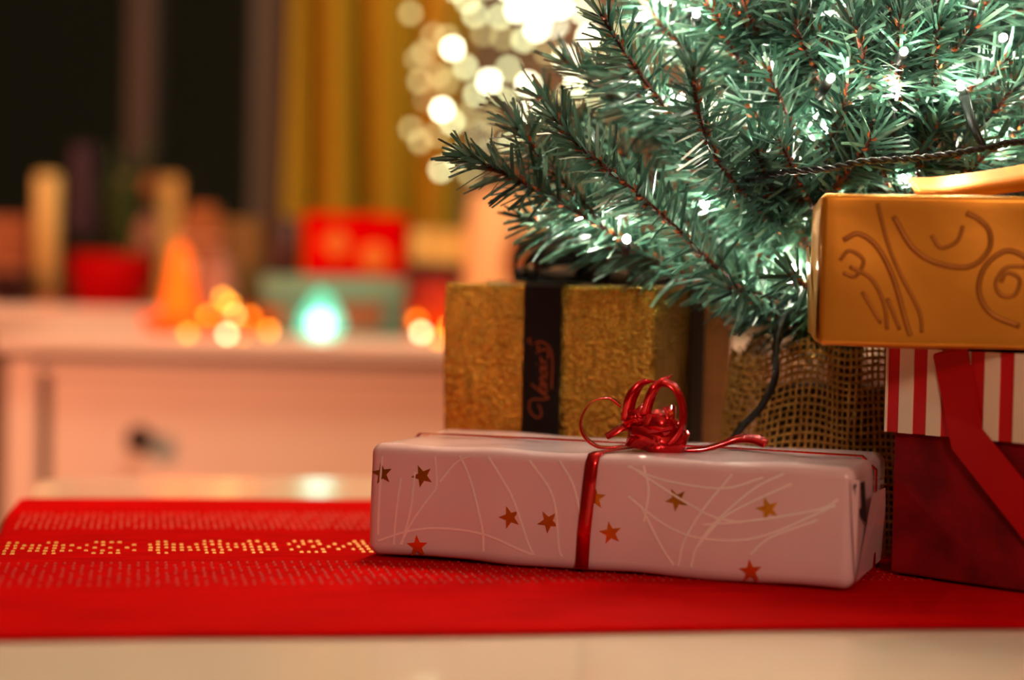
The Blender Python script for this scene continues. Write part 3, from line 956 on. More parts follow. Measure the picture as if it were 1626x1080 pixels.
def twig(path, parent=tree, dens=1700, nl=0.0255, bare=0.0):
    """path from base to tip, in world coordinates"""
    global n_needles
    rg = random.Random(1000 + n_needles)
    P = smooth_path(path, 6)
    STEMS.append(P)
    L = sum((P[i + 1] - P[i]).length for i in range(len(P) - 1))
    mb = MB()
    mb.tube([p - TB for p in P], [0.0019 - 0.0008 * i / (len(P) - 1) for i in range(len(P))], 5)
    br = mb.build('branch', M['stem'], parent)
    cum = [0.0]
    for i in range(len(P) - 1):
        cum.append(cum[-1] + (P[i + 1] - P[i]).length)

    def at(s):
        for i in range(len(P) - 1):
            if s <= cum[i + 1] or i == len(P) - 2:
                f = (s - cum[i]) / max(1e-6, cum[i + 1] - cum[i])
                return P[i].lerp(P[i + 1], min(1, f)), (P[i + 1] - P[i]).normalized()
    vs, fs, tint = [], [], []
    N = int(L * dens)
    for k in range(N):
        s = L * (bare + (1 - bare) * (k + rg.random()) / N)
        p, t = at(s)
        u = t.orthogonal().normalized()
        v = t.cross(u)
        a = k * 2.39996 + rg.uniform(-0.5, 0.5)
        rad = u * math.cos(a) + v * math.sin(a)
        tipness = s / L
        th = R(rg.uniform(42, 66)) - R(24) * max(0, tipness - 0.85) / 0.15
        d = (t * math.cos(th) + rad * math.sin(th)).normalized()
        ln = nl * rg.uniform(0.75, 1.15) * (1 - 0.25 * max(0, tipness - 0.8) / 0.2)
        side = d.cross(rad + Vector((rg.uniform(-.6, .6), rg.uniform(-.6, .6), rg.uniform(-.6, .6))))
        if side.length < 1e-4:
            continue
        side = side.normalized() * rg.uniform(0.0008, 0.00115)
        bend = Vector((rg.uniform(-1, 1), rg.uniform(-1, 1), rg.uniform(-1.2, 0.5))) * 0.0022
        p0 = p + rad * 0.0008
        p1 = p + d * ln * 0.55 + bend * 0.4
        p2 = p + d * ln + bend
        if blocked(p2) or blocked(p1):
            continue
        b = len(vs)
        for q, wv in ((p0, 0.8), (p1, 1.0), (p2, 0.75)):
            q = q - TB
            vs += [q - side * wv, q + side * wv]
        fs += [(b, b + 1, b + 3, b + 2), (b + 2, b + 3, b + 5, b + 4)]
        c = min(1, max(0, rg.gauss(0.45, 0.25)))
        tint += [c] * 6
        n_needles += 1
    me = bpy.data.meshes.new('needles')
    me.from_pydata([tuple(q) for q in vs], [], fs)
    me.materials.append(M['needle'])
    at_ = me.attributes.new('tint', 'FLOAT', 'POINT')
    at_.data.foreach_set('value', tint)
    nd = bpy.data.objects.new('needles', me)
    COL.objects.link(nd)
    nd.parent = br
    nd['kind'] = 'stuff'
    # papery brown bud scales along the stem
    mb = MB()
    s = L * max(bare, 0.15)
    while s < L:
        p, t = at(s)
        for q in range(2):
            rad = (t.orthogonal().normalized())
            rad.rotate(Matrix.Rotation(rg.uniform(0, 6.28), 3, t))
            sd = t.cross(rad) * 0.0014
            a0 = p - TB + rad * 0.0012
            tip = a0 + t * 0.0045 + rad * 0.0022
            mb.add([a0 - sd, a0 + sd, tip, a0 + t * 0.0015 + rad * 0.0022], [(0, 1, 3), (0, 3, 2), (3, 1, 2)])
        s += rg.uniform(0.0045, 0.009)
    mb.build('bud_scales', M['bud'], br)
    return br


hand = [
    [(0.20, 1.12, 0.125), (0.15, 1.105, 0.138), (0.092, 1.085, 0.160), (0.036, 1.055, 0.190), (-0.002, 1.03, 0.208), (-0.028, 1.01, 0.218)],
    [(0.20, 1.12, 0.118), (0.150, 1.085, 0.136), (0.111, 1.055, 0.163), (0.085, 1.035, 0.185), (0.057, 1.015, 0.206), (0.034, 1.0, 0.223), (0.019, 0.99, 0.238)],
    [(0.20, 1.12, 0.165), (0.15, 1.09, 0.198), (0.117, 1.07, 0.224), (0.083, 1.045, 0.248), (0.060, 1.02, 0.272), (0.043, 1.0, 0.293)],
    [(0.20, 1.12, 0.16), (0.15, 1.07, 0.185), (0.112, 1.02, 0.214), (0.094, 0.98, 0.240), (0.088, 0.955, 0.262)],
    [(0.20, 1.12, 0.15), (0.172, 1.06, 0.204), (0.175, 1.03, 0.240), (0.178, 1.015, 0.276), (0.176, 1.01, 0.31)],
    [(0.06, 1.075, 0.176), (0.034, 1.06, 0.200), (0.012, 1.045, 0.222), (0.000, 1.035, 0.236)],
    [(0.092, 1.085, 0.160), (0.06, 1.085, 0.170), (0.03, 1.085, 0.180), (0.006, 1.08, 0.187)],
    [(0.20, 1.12, 0.155), (0.23, 1.085, 0.205), (0.252, 1.05, 0.236), (0.272, 1.02, 0.268)],
    [(0.20, 1.12, 0.19), (0.22, 1.08, 0.235), (0.225, 1.03, 0.262), (0.218, 0.99, 0.29)],
    [(0.20, 1.12, 0.125), (0.17, 1.09, 0.135), (0.142, 1.07, 0.146), (0.118, 1.045, 0.150)],
    [(0.20, 1.12, 0.122), (0.185, 1.085, 0.137), (0.166, 1.055, 0.150), (0.150, 1.03, 0.158)],
    [(0.20, 1.12, 0.13), (0.200, 1.075, 0.158), (0.195, 1.05, 0.178), (0.190, 1.03, 0.19)],
    [(0.20, 1.12, 0.15), (0.165, 1.08, 0.18), (0.14, 1.04, 0.205), (0.128, 1.01, 0.226)],
    [(0.20, 1.12, 0.20), (0.15, 1.08, 0.25), (0.12, 1.05, 0.28), (0.095, 1.02, 0.315)],
    [(0.20, 1.12, 0.20), (0.14, 1.10, 0.25), (0.09, 1.08, 0.29), (0.055, 1.06, 0.325)],
    [(0.20, 1.12, 0.14), (0.14, 1.12, 0.175), (0.09, 1.11, 0.205), (0.05, 1.10, 0.235)],
    [(0.20, 1.12, 0.17), (0.13, 1.12, 0.215), (0.085, 1.11, 0.245), (0.045, 1.10, 0.275)],
    [(0.20, 1.12, 0.16), (0.24, 1.10, 0.20), (0.29, 1.085, 0.235), (0.33, 1.06, 0.265)],
]
for pth in hand:
    twig(pth)
SEED = 11
rs = random.Random(SEED)
made = 0
tries = 0
while made < 50 and tries < 900:
    tries += 1
    z0 = rs.uniform(0.14, 0.52)
    az = rs.uniform(0, 2 * math.pi)
    ln = (0.235 - 0.36 * max(0, z0 - 0.16)) * rs.uniform(0.7, 1.0)
    if math.sin(az) > 0.3 and rs.random() < 0.45:
        continue
    if math.sin(az) < -0.45:
        ln *= 0.62
    el = R(rs.uniform(24, 46))
    d = Vector((math.cos(az), math.sin(az), 0))
    sidev = Vector((-d.y, d.x, 0)) * rs.uniform(-0.03, 0.03)
    b = Vector((TX, TY, z0))
    pth = [b, b + d * ln * 0.35 + Vector((0, 0, ln * 0.35 * math.tan(el) * 0.85)) + sidev * 0.4,
           b + d * ln * 0.7 + Vector((0, 0, ln * 0.7 * math.tan(el) * 0.9)) + sidev,
           b + d * ln + Vector((0, 0, ln * math.tan(el) * 1.0)) + sidev * 1.6]
    if any(blocked(q) or not cone_ok(q) for q in pth[1:]) or ln > 0.25 - 0.6 * max(0, pth[3].z - 0.2):
        continue
    twig(pth, dens=1300)
    made += 1
    # two side shoots
    for sg in (-1, 1):
        f = rs.uniform(0.4, 0.65)
        q0 = pth[1].lerp(pth[2], f)
        dd = (d + Vector((-d.y, d.x, 0)) * sg * rs.uniform(0.5, 1.0)).normalized()
        l2 = ln * rs.uniform(0.35, 0.5)
        q1 = q0 + dd * l2 * 0.5 + Vector((0, 0, l2 * 0.3))
        q2 = q0 + dd * l2 + Vector((0, 0, l2 * 0.7))
        if not (blocked(q1) or blocked(q2)) and cone_ok(q2) and math.hypot(q2.x - TX, q2.y - TY) < 0.25 - 0.6 * max(0, q2.z - 0.2):
            twig([q0, q1, q2], dens=1400)
twig([(TX, TY, 0.5), (TX + 0.003, TY, 0.6), (TX, TY, 0.70)], dens=1300)
print('needles', n_needles)

# the light string wound through the tree
ls = thing('light_string', 'black cable string of warm white lights wound through the green tree', 'string lights', (TX, TY, TZ))
leds = [(0.236, 1.012, 0.261), (0.062, 1.045, 0.176), (0.107, 1.068, 0.197), (0.131, 1.045, 0.232), (0.264, 1.035, 0.290), (0.130, 1.072, 0.150), (0.158, 1.066, 0.162), (0.200, 0.985, 0.275), (0.165, 1.0, 0.262), (0.238, 0.99, 0.305), (0.205, 1.0, 0.325),
        (0.095, 1.02, 0.297)]
rnd = random.Random(21)
k = 0
while len(leds) < 44 and k < 3000:
    k += 1
    P = rnd.choice(STEMS)
    i = int((len(P) - 1) * rnd.uniform(0.45, 0.85))
    p = tuple(P[i] + Vector((rnd.uniform(-0.008, 0.008), rnd.uniform(-0.012, 0.004), rnd.uniform(-0.006, 0.012))))
    if p[1] > TY + 0.06 or p[2] > 0.42 or p[2] < 0.17 or blocked(p) or min((Vector(p) - Vector(q)).length for q in leds) < 0.034:
        continue
    leds.append(p)
ledmesh = MB(); ledmesh.ball((0, 0, 0), 0.0021, 8, 6, (1, 1, 1.4))
led0 = None
sk = MB(); sk.lathe((0, 0, 0), [(0.0012, -0.018), (0.0027, -0.017), (0.0030, -0.008), (0.0024, -0.0024), (0.0, -0.0022)], 10)
sk0 = None
for i, p in enumerate(leds):
    q = Vector(p) - TB
    if i == 0:
        tilt = (R(14), R(-26), 0)
    else:
        tilt = (R(rnd.uniform(45, 85)), rnd.uniform(-0.5, 0.5), 0)
    if led0 is None:
        led0 = ledmesh.build('bulb', M['led'], ls, True, loc=q)
        sk0 = sk.build('bulb_socket', M['cable'], ls, True, loc=q)
        led0.rotation_euler = sk0.rotation_euler = tilt
    else:
        share(led0, ls, q, tilt)
        share(sk0, ls, q, tilt)


def twisted(mb, pts, r, pitch=0.012, sep=0.0011, k=14):
    P = smooth_path(pts, k)
    cum = 0.0
    A, B = [], []
    for i, p in enumerate(P):
        t = (P[min(i + 1, len(P) - 1)] - P[max(i - 1, 0)]).normalized()
        u = t.orthogonal().normalized()
        v = t.cross(u)
        if i:
            cum += (p - P[i - 1]).length
        a = 2 * math.pi * cum / pitch
        dv = (u * math.cos(a) + v * math.sin(a)) * sep
        A.append(p + dv)
        B.append(p - dv)
    mb.tube(A, r, 5)
    mb.tube(B, r, 5)


vis = [Vector(p) - TB for p in [(0.11, 1.06, 0.205), (0.138, 1.005, 0.2115), (0.162, 0.99, 0.2135), (0.181, 0.985, 0.2175), (0.212, 0.99, 0.2205), (0.2455, 0.995, 0.2265), (0.262, 1.005, 0.2305), (0.285, 1.02, 0.234), (0.30, 1.06, 0.24)]]
mb = MB(); twisted(mb, vis, 0.0011); mb.build('cable', M['cable'], ls, True)
mb = MB(); mb.tube([Vector((0.2455, 0.995, 0.2265)) - TB, Vector((0.2415, 1.003, 0.238)) - TB, Vector((0.238, 1.009, 0.2545)) - TB], [0.0017, 0.0024, 0.0030], 8)
mb.build('bulb_socket', M['cable'], ls, True)
order = sorted(leds[12:], key=lambda p: (round(p[2] / 0.06), math.atan2(p[1] - TY, p[0] - TX)))
mb = MB(); mb.tube(smooth_path([Vector(p) - TB - Vector((0, 0, 0.012)) for p in order], 4), 0.0009, 5); mb.build('cable', M['cable'], ls, True)
lead = [Vector(p) - TB for p in [(0.160, 1.075, 0.150), (0.150, 1.062, 0.128), (0.1475, 1.056, 0.114), (0.1465, 1.050, 0.100), (0.139, 1.050, 0.084), (0.127, 1.052, 0.070), (0.117, 1.053, 0.050), (0.108, 1.056, 0.012)]]
mb = MB(); mb.tube(smooth_path(lead, 6), 0.0021, 7); mb.build('lead_cable', M['cable'], ls, True)

# ------------------------------------------------------------------ things on the dresser
DZ = 0.078
M['cream_glaze'] = mat('cream_glaze', (240, 205, 150), 0.35, var=0.05)
M['brown_glaze'] = mat('brown_glaze', (150, 82, 34), 0.4, var=0.2)
M['twig_bark'] = mat('twig_bark', (120, 84, 54), 0.8, var=0.2)
M['red_tin'] = mat('red_tin', (196, 0, 1), 0.6, spec=0.0, var=0.05)
M['orange_paint'] = mat('orange_paint', (206, 112, 14), 0.5, var=0.1)
M['maroon'] = mat('maroon', (52, 8, 8), 0.5, var=0.2)
M['teal_box'] = mat('teal_box', (78, 132, 120), 0.6, var=0.1)
M['teal_pale'] = mat('teal_pale', (108, 158, 140), 0.6, var=0.1)
M['brown_card'] = mat('brown_card', (134, 84, 48), 0.7, var=0.15)
M['olive_card'] = mat('olive_card', (112, 88, 36), 0.7, var=0.15)
M['ginger'] = mat('ginger', (138, 84, 34), 0.7, var=0.2)
M['icing'] = mat('icing', (236, 200, 170), 0.6, var=0.05)
M['pink_clay'] = mat('pink_clay', (160, 116, 100), 0.5, var=0.08)
M['pale_book'] = mat('pale_book', (214, 196, 112), 0.6, var=0.06)
M['page'] = mat('page', (240, 226, 190), 0.8, var=0.05)
M['rust_box'] = mat('rust_box', (196, 62, 20), 0.6, rgb2=(150, 18, 16), vscale=12)
M['amber_glass'] = mat('amber_glass', (255, 120, 20), 0.25, var=0.05, trans=0.6)
nt = M['amber_glass'].node_tree
out = nt.nodes['Material Output']
src = out.inputs['Surface'].links[0].from_socket
tr = nt.nodes.new('ShaderNodeBsdfTransparent')
tr.inputs[0].default_value = (1.0, 0.84, 0.62, 1)
mx = nt.nodes.new('ShaderNodeMixShader')
mx.inputs[0].default_value = 0.84
nt.links.new(src, mx.inputs[1])
nt.links.new(tr.outputs[0], mx.inputs[2])
nt.links.new(mx.outputs[0], out.inputs['Surface'])
M['amber_shade'] = mat('amber_shade', (255, 140, 40), 0.6, trans=0.6, emit=(255, 128, 20), estr=1.5)
M['wood'] = mat('wood', (220, 178, 96), 0.5, var=0.25, vscale=20, vstretch=(1, 1, 8))
M['wood_dark'] = mat('wood_dark', (150, 84, 30), 0.5, var=0.2, vscale=20)
M['photo_dark'] = mat('photo_dark', (38, 30, 24), 0.4, var=0.2)
M['photo_pink'] = mat('photo_pink', (190, 124, 104), 0.5, var=0.1)
M['red_pot'] = mat('red_pot', (166, 0, 2), 0.6, spec=0.05, var=0.05)
M['leaf'] = mat('leaf', (48, 78, 34), 0.5, var=0.3, vscale=40, trans=0.2)
M['hyacinth'] = mat('hyacinth', (62, 38, 60), 0.6, var=0.3, vscale=200)
M['soil'] = mat('soil', (50, 32, 20), 0.95, var=0.3)
M['wax'] = mat('wax', (236, 214, 134), 0.5, trans=0.2)

# cream vase with lit branches
vx, vy = -0.008, 2.36
vase = thing('vase', 'cream ceramic vase with a brown leaf motif holding lit branches', 'vase', (vx, vy, DZ))
mb = MB(); mb.lathe((0, 0, 0), [(0.042, 0), (0.050, 0.006), (0.054, 0.05), (0.054, 0.12), (0.050, 0.165), (0.046, 0.178), (0.048, 0.184), (0.044, 0.184), (0.042, 0.17), (0.046, 0.12), (0.0, 0.02)], 36)
mb.build('body', M['cream_glaze'], vase, True)
mb = MB()
vs = []
for i in range(13):
    t = i / 12
    z = 0.055 + 0.085 * t
    hw = 0.30 * math.sin(math.pi * t) ** 0.8
    for s in (-1, 0, 1):
        a = R(-78) + s * hw
        vs.append((0.0552 * math.cos(a), 0.0552 * math.sin(a), z))
fs = []
for i in range(12):
    for s in (0, 1):
        fs.append((i * 3 + s, i * 3 + s + 1, i * 3 + s + 4, i * 3 + s + 3))
mb.add(vs, fs); mb.build('leaf_motif', M['brown_glaze'], vase, True)
lb = thing('lit_branches', 'spray of bare twigs covered in glowing fairy lights in cream vase', 'lit branches', (vx, vy, DZ + 0.03))
LB0 = Vector((vx, vy, DZ + 0.03))


def bgpt(px, py, d):
    """a point at depth d given by bearing (px-813)/3000 and drop from eye level"""
    hz = 450 - (813 - px) * 0.0227
    return Vector(((px - 813 - (py - 450) * 0.0227) / 3000 * d, d, 0.15 - (py - hz) / 3000 * d))


spots = [(631, 23, 'd'), (668, 58, 'd'), (700, 78, 'b'), (722, 108, 'm'), (655, 85, 'd'), (690, 60, 'd'), (645, 95, 'd'), (760, 130, 'b'), (733, 25, 'm'), (773, 28, 'm'),
         (822, 135, 'b'), (790, 110, 'm'), (785, 160, 'm'), (828, 178, 'b'), (860, 165, 'd'), (740, 150, 'm'), (688, 175, 'b'), (705, 195, 'm'), (655, 225, 'd'), (690, 270, 'm'),
         (715, 250, 'm'), (680, 215, 'd'), (640, 205, 'd'), (650, 130, 'd'), (680, 120, 'd'), (662, 158, 'd'), (692, 132, 'd'), (725, 185, 'd'), (765, 190, 'd'), (800, 225, 'm'),
         (750, 215, 'm'), (800, 18, 'b'), (840, 22, 'b'), (832, 48, 'b'), (868, 12, 'b'), (862, 42, 'b'), (720, 2, 'm'), (815, 5, 'b'), (852, 0, 'b'), (748, 55, 'd'), (850, 85, 'd'), (780, 62, 'd'),
         (812, 65, 'm'), (880, 95, 'b'), (900, 130, 'b'), (890, 150, 'm'), (915, 60, 'b'), (940, 110, 'b'), (930, 160, 'm'), (905, 20, 'b'), (770, 240, 'm'), (735, 275, 'd'), (845, 215, 'm'), (880, 205, 'm'),
         (785, -15, 'b'), (825, -25, 'b'), (860, -30, 'm'), (750, -20, 'm'), (700, -15, 'm'), (665, -25, 'd')]
rnd = random.Random(5)
for i in range(34):
    spots.append((rnd.uniform(900, 1240), rnd.uniform(-120, 210), rnd.choice('bmmd')))
pts = []
for (px, py, c) in spots:
    pts.append((bgpt(px, py, rnd.uniform(2.26, 2.46)), c))
bm0 = MB(); bm0.ball((0, 0, 0), 0.0048, 10, 8)
bulbs = {}
for c, mt in (('b', 'bulb_bright'), ('m', 'bulb_mid'), ('d', 'bulb_dim')):
    bulbs[c] = None
for (p, c) in pts:
    if bulbs[c] is None:
        bulbs[c] = bm0.build('bulb', M[{'b': 'bulb_bright', 'm': 'bulb_mid', 'd': 'bulb_dim'}[c]], lb, True, loc=p - LB0)
    else:
        share(bulbs[c], lb, p - LB0)
# each twig rises out of the vase through a few of the bulbs, grouped by bearing
pts.sort(key=lambda q: math.atan2(q[0].x - vx, q[0].z - 0.2))
for i in range(0, len(pts), 4):
    grp = sorted([q[0] for q in pts[i:i + 4]], key=lambda q: (q - LB0).length)
    path = [Vector((0, 0, 0)), Vector((rnd.uniform(-.02, .02), rnd.uniform(-.02, .02), 0.155))] + [q - LB0 + Vector((0, 0.006, -0.003)) for q in grp]
    mb = MB(); P = smooth_path(path, 5)
    mb.tube(P, [0.0022 - 0.0014 * j / len(P) for j in range(len(P))], 5); mb.build('twig', M['twig_bark'], lb, True)


def dbox(name, label, cat, px0, px1, py0, d, dep, m, rz=0.0, z=DZ, r=0.004):
    """a thing standing at depth d; returns its empty, width and height"""
    a, b = bgpt(px0, py0, d), bgpt(px1, py0, d)
    t = thing(name, label, cat, ((a.x + b.x) / 2, d + dep / 2, z), rz)
    return t, b.x - a.x, max(0.01, (a.z + b.z) / 2 - z)


# teal grey keepsake box with the red tin and the maroon candle on it
t, wd_, hh = dbox('keepsake_box', 'teal grey lidded cardboard box under the red tin', 'box', 412, 642, 440, 2.38, 0.14, None)
mb = MB(); mb.rbox((0, 0, (hh - 0.022) / 2), (wd_ - 0.006, 0.134, hh - 0.022), 0.003, 2); mb.build('box_body', M['teal_box'], t)
mb = MB(); mb.rbox((0, 0, hh - 0.0125), (wd_, 0.14, 0.025), 0.003, 2); mb.build('lid', M['teal_pale'], t)
mb = MB(); mb.box((0.035, -0.0675, 0.026), (0.058, 0.002, 0.036)); mb.build('label_card', M['brown_card'], t)
TOPZ = DZ + hh
t, wd_, hh = dbox('red_tin', 'bright red tin with two orange painted baubles on teal box', 'tin', 472, 640, 340, 2.39, 0.10, None, z=TOPZ)
mb = MB(); mb.rbox((0, 0, hh * 0.39), (wd_ - 0.004, 0.096, hh * 0.78), 0.008, 3); mb.build('tin_body', M['red_tin'], t, True)
mb = MB(); mb.rbox((0, 0, hh * 0.87), (wd_, 0.10, hh * 0.26), 0.008, 3); mb.build('lid', M['red_tin'], t, True)
for (x, z, r) in ((-0.022, 0.042, 0.016), (0.026, 0.026, 0.018)):
    mb = MB(); mb.ball((x, -0.048, z), r, 16, 8, (1, 0.12, 1)); mb.build('painted_bauble', M['orange_paint'], t, True)
t, wd_, hh = dbox('candle_jar', 'dark maroon candle jar beside the red tin', 'candle', 418, 468, 345, 2.40, 0.05, None, z=TOPZ)
mb = MB(); mb.lathe((0, 0, 0), [(wd_ / 2 - 0.002, 0), (wd_ / 2, 0.004), (wd_ / 2, hh), (wd_ / 2 - 0.003, hh), (wd_ / 2 - 0.003, hh - 0.012), (0, hh - 0.012)], 24); mb.build('jar', M['maroon'], t, True)
mb = MB(); mb.tube([(0, 0, hh - 0.012), (0.001, 0, hh - 0.004)], 0.0012, 6); mb.build('wick', M['photo_dark'], t)
# box and book by the vase
t, wd_, hh = dbox('cardboard_box', 'rust red patterned box beside the cream vase', 'box', 640, 722, 418, 2.40, 0.12, None)
mb = MB(); mb.rbox((0, 0, (hh - 0.02) / 2), (wd_ - 0.004, 0.116, hh - 0.02), 0.003, 2); mb.build('box_body', M['rust_box'], t)
mb = MB(); mb.rbox((0, 0, hh - 0.010), (wd_, 0.12, 0.02), 0.003, 2); mb.build('lid', M['maroon'], t)
BZ = DZ + hh
t, wd_, hh = dbox('book', 'pale yellow book lying on the rust red box', 'book', 648, 735, 362, 2.40, 0.12, None, z=BZ)
mb = MB(); mb.box((0, 0, hh / 2), (wd_ - 0.006, 0.11, hh - 0.006)); mb.build('pages', M['page'], t)
for z in (0.0015, hh - 0.0015):
    mb = MB(); mb.rbox((0, 0, z), (wd_, 0.12, 0.003), 0.0008, 1); mb.build('cover', M['pale_book'], t)
mb = MB(); mb.rbox((0, -0.0585, hh / 2), (wd_, 0.003, hh), 0.0008, 1); mb.build('spine', M['pale_book'], t)
# gingerbread-brown wooden house, pink jar, olive box
t, wd_, hh = dbox('house_ornament', 'brown gingerbread style house ornament behind the glowing orange cone', 'ornament', 274, 352, 325, 2.50, 0.05, None)
mb = MB(); mb.box((0, 0, hh * 0.38), (wd_ * 0.82, 0.05, hh * 0.76)); mb.build('walls', M['ginger'], t)
mb = MB()
w2 = wd_ / 2
mb.add([(-w2, -0.03, hh * 0.74), (w2, -0.03, hh * 0.74), (w2 * 0.45, -0.03, hh), (-w2 * 0.45, -0.03, hh), (-w2, 0.03, hh * 0.74), (w2, 0.03, hh * 0.74), (w2 * 0.45, 0.03, hh), (-w2 * 0.45, 0.03, hh)],
       [(0, 1, 2, 3), (5, 4, 7, 6), (0, 4, 5, 1), (1, 5, 6, 2), (2, 6, 7, 3), (3, 7, 4, 0)])
mb.build('roof', M['ginger'], t)
mb = MB(); mb.box((0, -0.026, hh * 0.735), (wd_ * 0.95, 0.006, 0.005)); mb.build('icing_trim', M['icing'], t)
for x in (-1, 1):
    mb = MB(); mb.box((x * wd_ * 0.2, -0.0255, hh * 0.5), (wd_ * 0.2, 0.003, hh * 0.16)); mb.build('window', M['icing'], t)
mb = MB(); mb.box((0, -0.0255, hh * 0.16), (wd_ * 0.24, 0.003, hh * 0.3)); mb.build('door', M['wood_dark'], t)
t, wd_, hh = dbox('clay_jar', 'small round pink clay jar beside the house ornament', 'jar', 305, 372, 398, 2.42, 0.055, None)
mb = MB(); mb.lathe((0, 0, 0), [(wd_ * 0.32, 0), (wd_ * 0.46, hh * 0.2), (wd_ * 0.5, hh * 0.45), (wd_ * 0.42, hh * 0.7), (wd_ * 0.3, hh * 0.8), (wd_ * 0.34, hh * 0.86), (wd_ * 0.3, hh * 0.84), (0, hh * 0.5)], 28); mb.build('body', M['pink_clay'], t, True)
mb = MB(); mb.lathe((0, 0, 0), [(wd_ * 0.33, hh * 0.86), (wd_ * 0.30, hh * 0.92), (wd_ * 0.08, hh * 0.95), (wd_ * 0.1, hh), (0, hh * 1.01)], 24); mb.build('lid', M['pink_clay'], t, True)
t, wd_, hh = dbox('tea_caddy', 'olive brown tall caddy between pink jar and teal box', 'caddy', 352, 410, 348, 2.50, 0.05, None)
mb = MB(); mb.rbox((0, 0, hh * 0.41), (wd_ * 0.96, 0.048, hh * 0.82), 0.004, 2); mb.build('body', M['olive_card'], t)
mb = MB(); mb.rbox((0, 0, hh * 0.90), (wd_, 0.05, hh * 0.2), 0.004, 2); mb.build('lid', M['olive_card'], t)

# glowing orange cone lamp
t, wd_, hh = dbox('cone_lamp', 'glowing orange cone shaped paper lamp on the dresser', 'lamp', 236, 314, 385, 2.30, 0.06, None)
mb = MB(); mb.lathe((0, 0, 0), [(wd_ / 2, 0.008), (wd_ * 0.36, hh * 0.3), (wd_ * 0.25, hh * 0.62), (wd_ * 0.17, hh * 0.9), (wd_ * 0.05, hh), (0.0, hh)], 32); mb.build('shade', M['amber_shade'], t, True)
M['amber_dish_glow'] = mat('amber_dish_glow', (255, 120, 24), 0.5, trans=0.5, emit=(255, 92, 8), estr=0.75)  # glow around the cone's foot, put in as emission on an added dish
mb = MB(); mb.lathe((0, 0, 0), [(wd_ * 0.5, 0), (wd_ * 0.72, 0.010), (wd_ * 0.78, 0.024), (wd_ * 0.74, 0.024), (wd_ * 0.6, 0.008), (0, 0.007)], 32); mb.build('base_glow_dish', M['amber_dish_glow'], t, True)
# amber glass bowls with fairy lights
def bowl_lights(px0, px1, d, bul, label, glabel):
    t, wd_, hh = dbox('glass_bowl', label, 'bowl', px0, px1, 488, d, 0.09, None)
    mb = MB(); mb.lathe((0, 0, 0), [(wd_ * 0.26, 0), (wd_ * 0.40, 0.006), (wd_ * 0.49, hh * 0.55), (wd_ * 0.5, hh), (wd_ * 0.485, hh), (wd_ * 0.47, hh * 0.55), (wd_ * 0.36, 0.010), (0, 0.008)], 36)
    mb.build('bowl', M['amber_glass'], t, True)
    f = thing('fairy_lights', glabel, 'fairy lights', tuple(t.location + Vector((0, 0, 0.008))))
    f0 = f.location
    last = []
    b0 = {}
    for (px, py, c) in bul:
        p = bgpt(px, py, d + rnd.uniform(-0.003, 0.03) - 0.006)
        mb = MB(); mb.ball((0, 0, 0), 0.0044, 10, 8)
        if c not in b0:
            b0[c] = mb.build('bulb', M['bulb_amber_hot' if c == 'h' else 'bulb_amber'], f, True, loc=p - f0)
        else:
            share(b0[c], f, p - f0)
        last.append(p - f0 + Vector((0, 0.004, 0)))
    mb = MB(); mb.tube(smooth_path(last, 6), 0.0007, 4); mb.build('wire', M['cable'], f, True)


bowl_lights(308, 448, 2.27, [(331, 501, 'a'), (353, 473, 'a'), (364, 482, 'a'), (373, 501, 'h'), (362, 531, 'h'), (398, 503, 'a'), (428, 525, 'a'), (300, 530, 'a'), (388, 538, 'a')],
            'amber glass bowl between the orange cone and teal light', 'tangle of small amber lights in the left glass bowl')
bowl_lights(640, 742, 2.27, [(662, 508, 'a'), (670, 528, 'h'), (698, 540, 'a'), (715, 520, 'a')],
            'amber glass bowl in front of the rust red box', 'tangle of small amber lights in the right glass bowl')

# teal teardrop light
t, wd_, hh = dbox('teardrop_light', 'glowing teal glass teardrop light on the dresser', 'lamp', 468, 542, 458, 2.27, 0.06, None)
M['teal_glass'] = mat('teal_glass', (120, 236, 204), 0.3, trans=0.5, emit=(70, 226, 184), estr=0.42)
nt = M['teal_glass'].node_tree
out = nt.nodes['Material Output']
src = out.inputs['Surface'].links[0].from_socket
tr = nt.nodes.new('ShaderNodeBsdfTransparent')
tr.inputs[0].default_value = (0.75, 1.0, 0.94, 1)
mx = nt.nodes.new('ShaderNodeMixShader')
mx.inputs[0].default_value = 0.45
nt.links.new(src, mx.inputs[1])
nt.links.new(tr.outputs[0], mx.inputs[2])
nt.links.new(mx.outputs[0], out.inputs['Surface'])
mb = MB(); mb.lathe((0, 0, 0), [(wd_ * 0.30, 0.0), (wd_ * 0.44, hh * 0.10), (wd_ * 0.5, hh * 0.30), (wd_ * 0.42, hh * 0.52), (wd_ * 0.26, hh * 0.75), (wd_ * 0.16, hh * 0.92), (0.0, hh)], 32)
mb.build('glass', M['teal_glass'], t, True)
M['teal_core'] = glow('teal_core', (225, 255, 250), 9.0)
mb = MB(); mb.ball((0, 0, hh * 0.30), wd_ * 0.24, 16, 12); mb.build('lamp_core', M['teal_core'], t, True)

